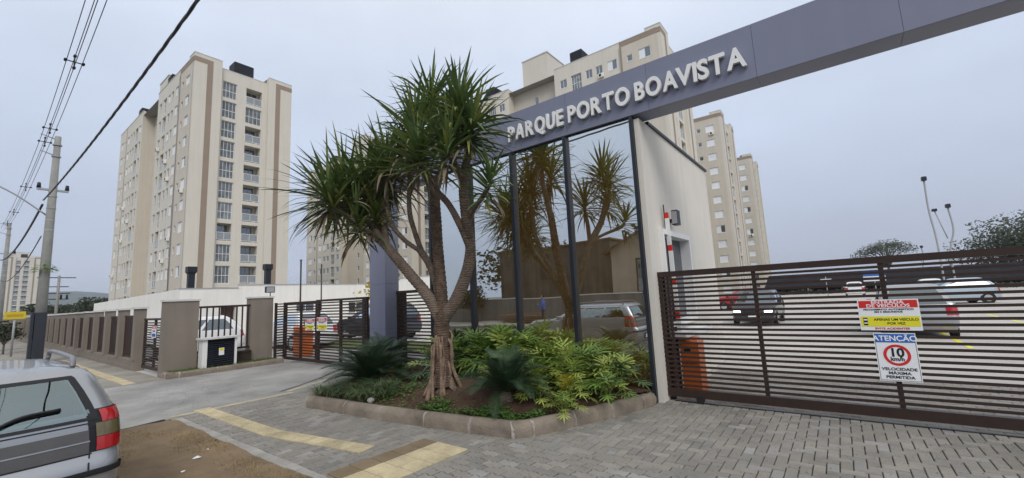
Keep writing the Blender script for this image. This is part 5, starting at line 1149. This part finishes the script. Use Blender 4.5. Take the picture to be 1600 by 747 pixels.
# ---- trees
def far_tree(name, label, x, y, z, h, r_, n, shape, seed, leaf=.35, trunk=.3, group=None):
    t = thing(name, label, 'tree', (x, y, z), 0, group); q = random.Random(seed); m = MB(); c = MB()
    fork = h * (.45 if shape == 'umbrella' else .3); m.tube([(0, 0, -.3), (0.1, 0, fork)], [trunk, trunk * .7], 8)
    cl = []
    for k in range(18):
        a = k * 2.4; rr = r_ * math.sqrt((k + .5) / 18) * q.uniform(.8, 1.05)
        zz_ = h * (.93 - .22 * (rr / r_) ** 2 + q.uniform(-.04, .04)) if shape == 'umbrella' else h * (.45 + .48 * q.random() * (1 - .5 * (rr / r_) ** 2))
        p = Vector((rr * math.cos(a), rr * math.sin(a), zz_)); cl.append(p); mid = Vector((p.x * .45, p.y * .45, fork + (p.z - fork) * .6)); m.tube(spline([(0.1, 0, fork * .95), mid, p], 4), [trunk * .45 * (1 - .85 * s_) + .02 for s_ in lerps(0, 1, 9)], 5)
    m.obj('trunk', treeb, t)
    for k in range(n):
        p = q.choice(cl); sd2 = r_ * (.2 if shape == 'umbrella' else .27); g_ = lambda s2: max(-1.5 * s2, min(1.5 * s2, q.gauss(0, s2))); d = Vector((g_(sd2), g_(sd2), g_(sd2 * (.42 if shape == 'umbrella' else .75)))); cc = p + d; s_ = leaf * q.uniform(.5, 1.1); u = Vector((q.gauss(0, 1), q.gauss(0, 1), q.gauss(0, .7))).normalized() * s_; v = u.orthogonal().normalized() * s_ * .6
        c.add([cc - u, cc - v, cc + u, cc + v], [(0, 1, 2, 3)])
    c.obj('crown', treem, t)
far_tree('umbrella_tree', 'sparse flat-topped tree standing beyond the parking lot', 6.7, 95, 0, 8.0, 4.0, 2600, 'umbrella', 1, .15, .24)
far_tree('broad_tree', 'dense broad tree at the right edge beyond the lot', 24.0, 92, 0, 9.0, 7.5, 17000, 'round', 2, .24, .4)
far_tree('broad_tree', 'darker tree partly outside the right edge of view', 36.0, 96, 0, 10.0, 7.5, 11000, 'round', 3, .28, .4)
far_tree('far_tree', 'round dark tree behind the boundary fence near the left tower', -112, 16.6, 0, 5.4, 2.6, 2600, 'round', 4, .28, .25)
for i, (x, y, h, r_) in enumerate(((-130, 11.5, 4.6, 3.0), (-150, 18, 4.8, 4), (-170, 14.5, 5, 4), (-190, 24, 5.5, 4))): far_tree('far_tree', ['low tree right of the distant power pole', 'far low tree behind the fence, second from the left tower', 'far low tree left of the round dark tree', 'farthest low tree near the left tower base'][i], x, y, 0, h, r_, 1500, 'round', 10 + i, .35, .2, 'low trees far behind the fence')
far_tree('street_sapling', 'young street tree beside the yellow sign', -34.5, 1.75, 0, 1.7, .6, 500, 'round', 20, .10, .05)
far_tree('street_sapling', 'second young street tree at the far left edge', -38.5, 1.6, 0, 1.6, .55, 500, 'round', 21, .10, .05)
far_tree('yellow_shrub', 'yellow-leaved shrub above the right end of the driveway gate', -11.6, 8.2, 0, 2.0, .35, 10, 'round', 22, .06, .05)
ysh = MB()
for i in range(420):
    c = Vector((rng.gauss(-11.6, .22), rng.gauss(8.2, .22), rng.gauss(1.95, .2))); s_ = rng.uniform(.04, .08); u = Vector((rng.gauss(0, 1), rng.gauss(0, 1), rng.gauss(0, 1))).normalized() * s_; v = u.orthogonal().normalized() * s_ * .6; ysh.add([c - u, c - v, c + u, c + v], [(0, 1, 2, 3)])
ys_ = [o for o in bpy.data.objects if o.name.startswith('yellow_shrub')][0]; o = ysh.obj('crown', phm[2], ys_); o.location = (11.6, -8.2, 0)
# ---- far houses and hills on the left horizon
for i, (x, y, w, d, h) in enumerate(((-120, 9, 7, 10, 2.6), (-160, 15, 9, 14, 3.2), (-210, 20, 12, 12, 4.6), (-260, 31, 10, 14, 5.2))):
    t = thing('far_house', ['nearest pale roofed house behind the fence left of the tower', 'second pale house behind the fence', 'third pale house on the rise beyond', 'farthest house below the hills'][i], 'building', (x, y, 0), 0, 'far houses on the left horizon')
    m = MB(); m.box(-w, 0, -d / 2, d / 2, -.3, h * .6); m.obj('wall', offwhite, t); m = MB(); m.add([(.4, -d / 2 - .4, h * .6), (.4, d / 2 + .4, h * .6), (-w - .4, d / 2 + .4, h * .6), (-w - .4, -d / 2 - .4, h * .6), (-w / 2, -d / 2 - .4, h), (-w / 2, d / 2 + .4, h)], [(0, 1, 5, 4), (3, 4, 5, 2), (0, 4, 3), (1, 2, 5)]); m.obj('roof', M('far_roof_%d' % i, (.24, .19, .17), .9), t)
    for k in range(3): O('window', wm(1.2, 1.0, 'pane'), t, loc=(.002, -d / 3 + k * d / 3, .7), rot=(0, 0, R(90)))
hm = MB(); vs = []; nx, ny = 60, 8
for j in range(ny + 1):
    for i in range(nx + 1):
        y = -600 + 2200 * i / nx; x = -1500 - 900 * j / ny; hgt = 95 * math.sin(math.pi * min(1, j / ny * .9 + .02)) * (.55 + .6 * mnoise.noise(Vector((y * .0022, j * .2, 4)))) ; vs.append((x, y, -2 + max(0, hgt)))
hm.add(vs, [(j * (nx + 1) + i, j * (nx + 1) + i + 1, (j + 1) * (nx + 1) + i + 1, (j + 1) * (nx + 1) + i) for j in range(ny) for i in range(nx)], 0, True); hm.obj('hills', M('hill_green', (0.05, 0.07, 0.05), .95, .3, .01), kind='structure')

# ================================================================== ACROSS THE STREET (seen only in the glass)
sheet('far_pavement', [(-60, -10.6), (40, -10.6), (40, -6.5), (-60, -6.5)], -0.02, MATS['far_pavement'])
MB().box(-60, 40, -6.65, -6.5, -.2, .0).obj('kerb', kerbm, label='concrete kerb on the far side of the street', cat='kerb')
lw_ = thing('plaster_wall', 'grey plaster street wall on the far side, mirrored in the glass', 'wall', (0, -10.9, 0)); m = MB(); m.box(-60, -9.0, 0, .2, -.1, 1.5); m.obj('wall', M('grey_plaster', (.16, .155, .145), .9, .2, .8, .2, 20, streak=.3), lw_); m = MB(); m.box(-60, -9, -.04, .24, 1.5, 1.56); m.obj('coping', capwhite, lw_)
sw = thing('stone_building', 'dark weathered blockwork building mirrored behind the tree', 'building', (-20.6, -12.3, 0)); m = MB(); m.box(0, 9.2, -8, 0, -.1, 5.0); m.obj('wall', M('dark_block', (.065, .06, .05), .95, .45, 1.2, .8, 6, col2=(.12, .105, .085), streak=.4), sw); m = MB(); m.box(-.1, 9.3, -8.1, .1, 5.0, 5.12); m.obj('coping', M('rust_brown', (.12, .07, .04), .9, .3, 3), sw)
m = MB(); m.box(3.6, 4.3, .001, .05, 2.8, 4.6); m.obj('window', dkmetal, sw)
hs = thing('pink_house', 'cream house with gable roof mirrored at the right of the glass', 'building', (-11.3, -12.0, 0)); m = MB(); m.box(.0, 9, -8, 0, -.1, 4.3); m.add([(0, 0, 4.3), (9, 0, 4.3), (4.5, 0, 6.3)], [(0, 1, 2)]); m.obj('wall', M('house_cream', (.42, .34, .25), .9, .1, 1, streak=.2), hs)
m = MB(); m.add([(-.5, .5, 4.05), (4.5, .5, 6.35), (4.5, -8.5, 6.35), (-.5, -8.5, 4.05), (9.5, .5, 4.05), (9.5, -8.5, 4.05)], [(0, 1, 2, 3), (1, 4, 5, 2)]); m.obj('roof', M('house_tile', (.3, .25, .2), .9, .2, 2), hs)
for x in (1.6, 5.2): m = MB(); m.box(x, x + 1.3, .002, .06, 1.4, 3.6); w_ = m.obj('window', MATS['door_brown'], hs); m = MB(); m.box(x + .1, x + 1.2, .061, .065, 1.5, 3.5); m.obj('pane', winglass, w_)
m = MB()
wpile = thing('timber_pile', 'pile of rough timber boards on the far pavement, mirrored in the glass', 'timber', (-16.5, -9.2, 0))
for i in range(26):
    l_ = rng.uniform(2, 3.4); a = rng.uniform(-.08, .08); m = MB(); m.box(-l_ / 2, l_ / 2, -.07, .07, 0, .05); m.obj('board', rootm, wpile, loc=(rng.uniform(-.3, .3), (i % 5) * .2 - .4, (i // 5) * .11), rot=(0, rng.uniform(-.03, .03), a))
far_tree('roadside_bush', 'round green bush against the far wall, mirrored in the glass', -21.5, -9.8, 0, 2.6, 1.0, 1800, 'round', 30, .12, .06)
for i, (x, y, h_, r_) in enumerate(((-9, -26, 8, 5), (-30, -30, 8, 6), (6, -22, 9, 6))): far_tree('backlot_tree', ['tree behind the cream house across the street', 'tree behind the blockwork building across the street', 'tree across the street behind the camera'][i], x, y, 0, h_, r_, 2600, 'round', 40 + i, .35, .3)
# ---- person in a blue jacket across the street
pr = thing('person', 'person in blue jacket and dark trousers on the far pavement, mirrored in the glass', 'person', (-14.4, -8.4, -.02), R(150))
def body_tubes(name, chains, mat, parent):
    """one voxel-merged continuous surface out of tapering limbs"""
    m = MB()
    for pts, rad in chains: m.tube(spline(pts, 4), [rad[min(int(t), len(rad) - 2)] + (rad[min(int(t), len(rad) - 2) + 1] - rad[min(int(t), len(rad) - 2)]) * (t - min(int(t), len(rad) - 2)) for t in lerps(0, len(rad) - 1, (len(pts) - 1) * 4 + 1)], 10)
    o = m.obj(name, mat, parent); r_ = o.modifiers.new('remesh', 'REMESH'); r_.mode = 'VOXEL'; r_.voxel_size = .018; r_.use_smooth_shade = True; s_ = o.modifiers.new('smooth', 'SMOOTH'); s_.iterations = 4
    return o
skinm = flat('skin', (.42, .25, .17)); 
body_tubes('body', [([(0, 0, 1.42), (0, .01, 1.50), (.02, .01, 1.56)], [.06, .052, .05]), ([(.02, .01, 1.52), (.03, .01, 1.62), (.02, .01, 1.74)], [.065, .095, .05]), ([(.11, .01, 1.60), (.135, .01, 1.595)], [.02, .01]), ([(.25, .10, 1.18), (.30, .05, 1.20), (.335, .03, 1.21)], [.03, .035, .02]), ([(.25, -.10, 1.18), (.30, -.05, 1.20), (.335, -.03, 1.21)], [.03, .035, .02]), ([(0, 0, 1.42), (0, 0, 1.1), (0, 0, .95)], [.12, .12, .12])], skinm, pr)
body_tubes('jacket', [([(0, 0, 1.46), (0, 0, 1.3), (0, 0, 1.05), (0, 0, .84)], [.11, .165, .155, .17]), ([(0, .15, 1.40), (.0, .24, 1.18), (.10, .2, 1.02), (.26, .08, 1.18)], [.075, .068, .06, .048]), ([(0, -.15, 1.40), (.0, -.24, 1.18), (.10, -.2, 1.02), (.26, -.08, 1.18)], [.075, .068, .06, .048]), ([(0, .12, 1.41), (0, 0, 1.43), (0, -.12, 1.41)], [.08, .09, .08])], flat('jacket_blue', (.04, .12, .38), .8), pr)
body_tubes('trousers', [([(0, 0, .95), (0, .09, .82), (.01, .10, .48), (0, .10, .08)], [.14, .095, .07, .055]), ([(0, 0, .95), (0, -.09, .82), (.01, -.10, .48), (0, -.10, .08)], [.14, .095, .07, .055])], flat('trousers_dark', (.02, .022, .03), .85), pr)
body_tubes('shoes', [([(-.06, .10, .05), (.05, .10, .05), (.18, .11, .04)], [.05, .05, .035]), ([(-.06, -.10, .05), (.05, -.10, .05), (.18, -.11, .04)], [.05, .05, .035])], blackp, pr)
body_tubes('hair', [([(-.02, .01, 1.60), (-.01, .01, 1.68), (.02, .01, 1.72)], [.085, .095, .07])], flat('hair_dark', (.015, .012, .01), .7), pr)

# ================================================================== THE AIR
hz_m = bpy.data.materials.new('haze_air'); hz_m.use_nodes = True; n_ = hz_m.node_tree.nodes; n_.remove(n_['Principled BSDF'])
pvn = n_.new('ShaderNodeVolumePrincipled'); pvn.inputs['Color'].default_value = (.86, .91, 1.0, 1); pvn.inputs['Density'].default_value = 0.0003; pvn.inputs['Anisotropy'].default_value = 0.2
hz_m.node_tree.links.new(pvn.outputs[0], n_['Material Output'].inputs['Volume'])
MB().box(-3010, 1510, -1510, 3010, -3.2, 118).obj('haze', hz_m, label='thin grey haze hanging over the whole estate and hills', cat='haze', kind='stuff')
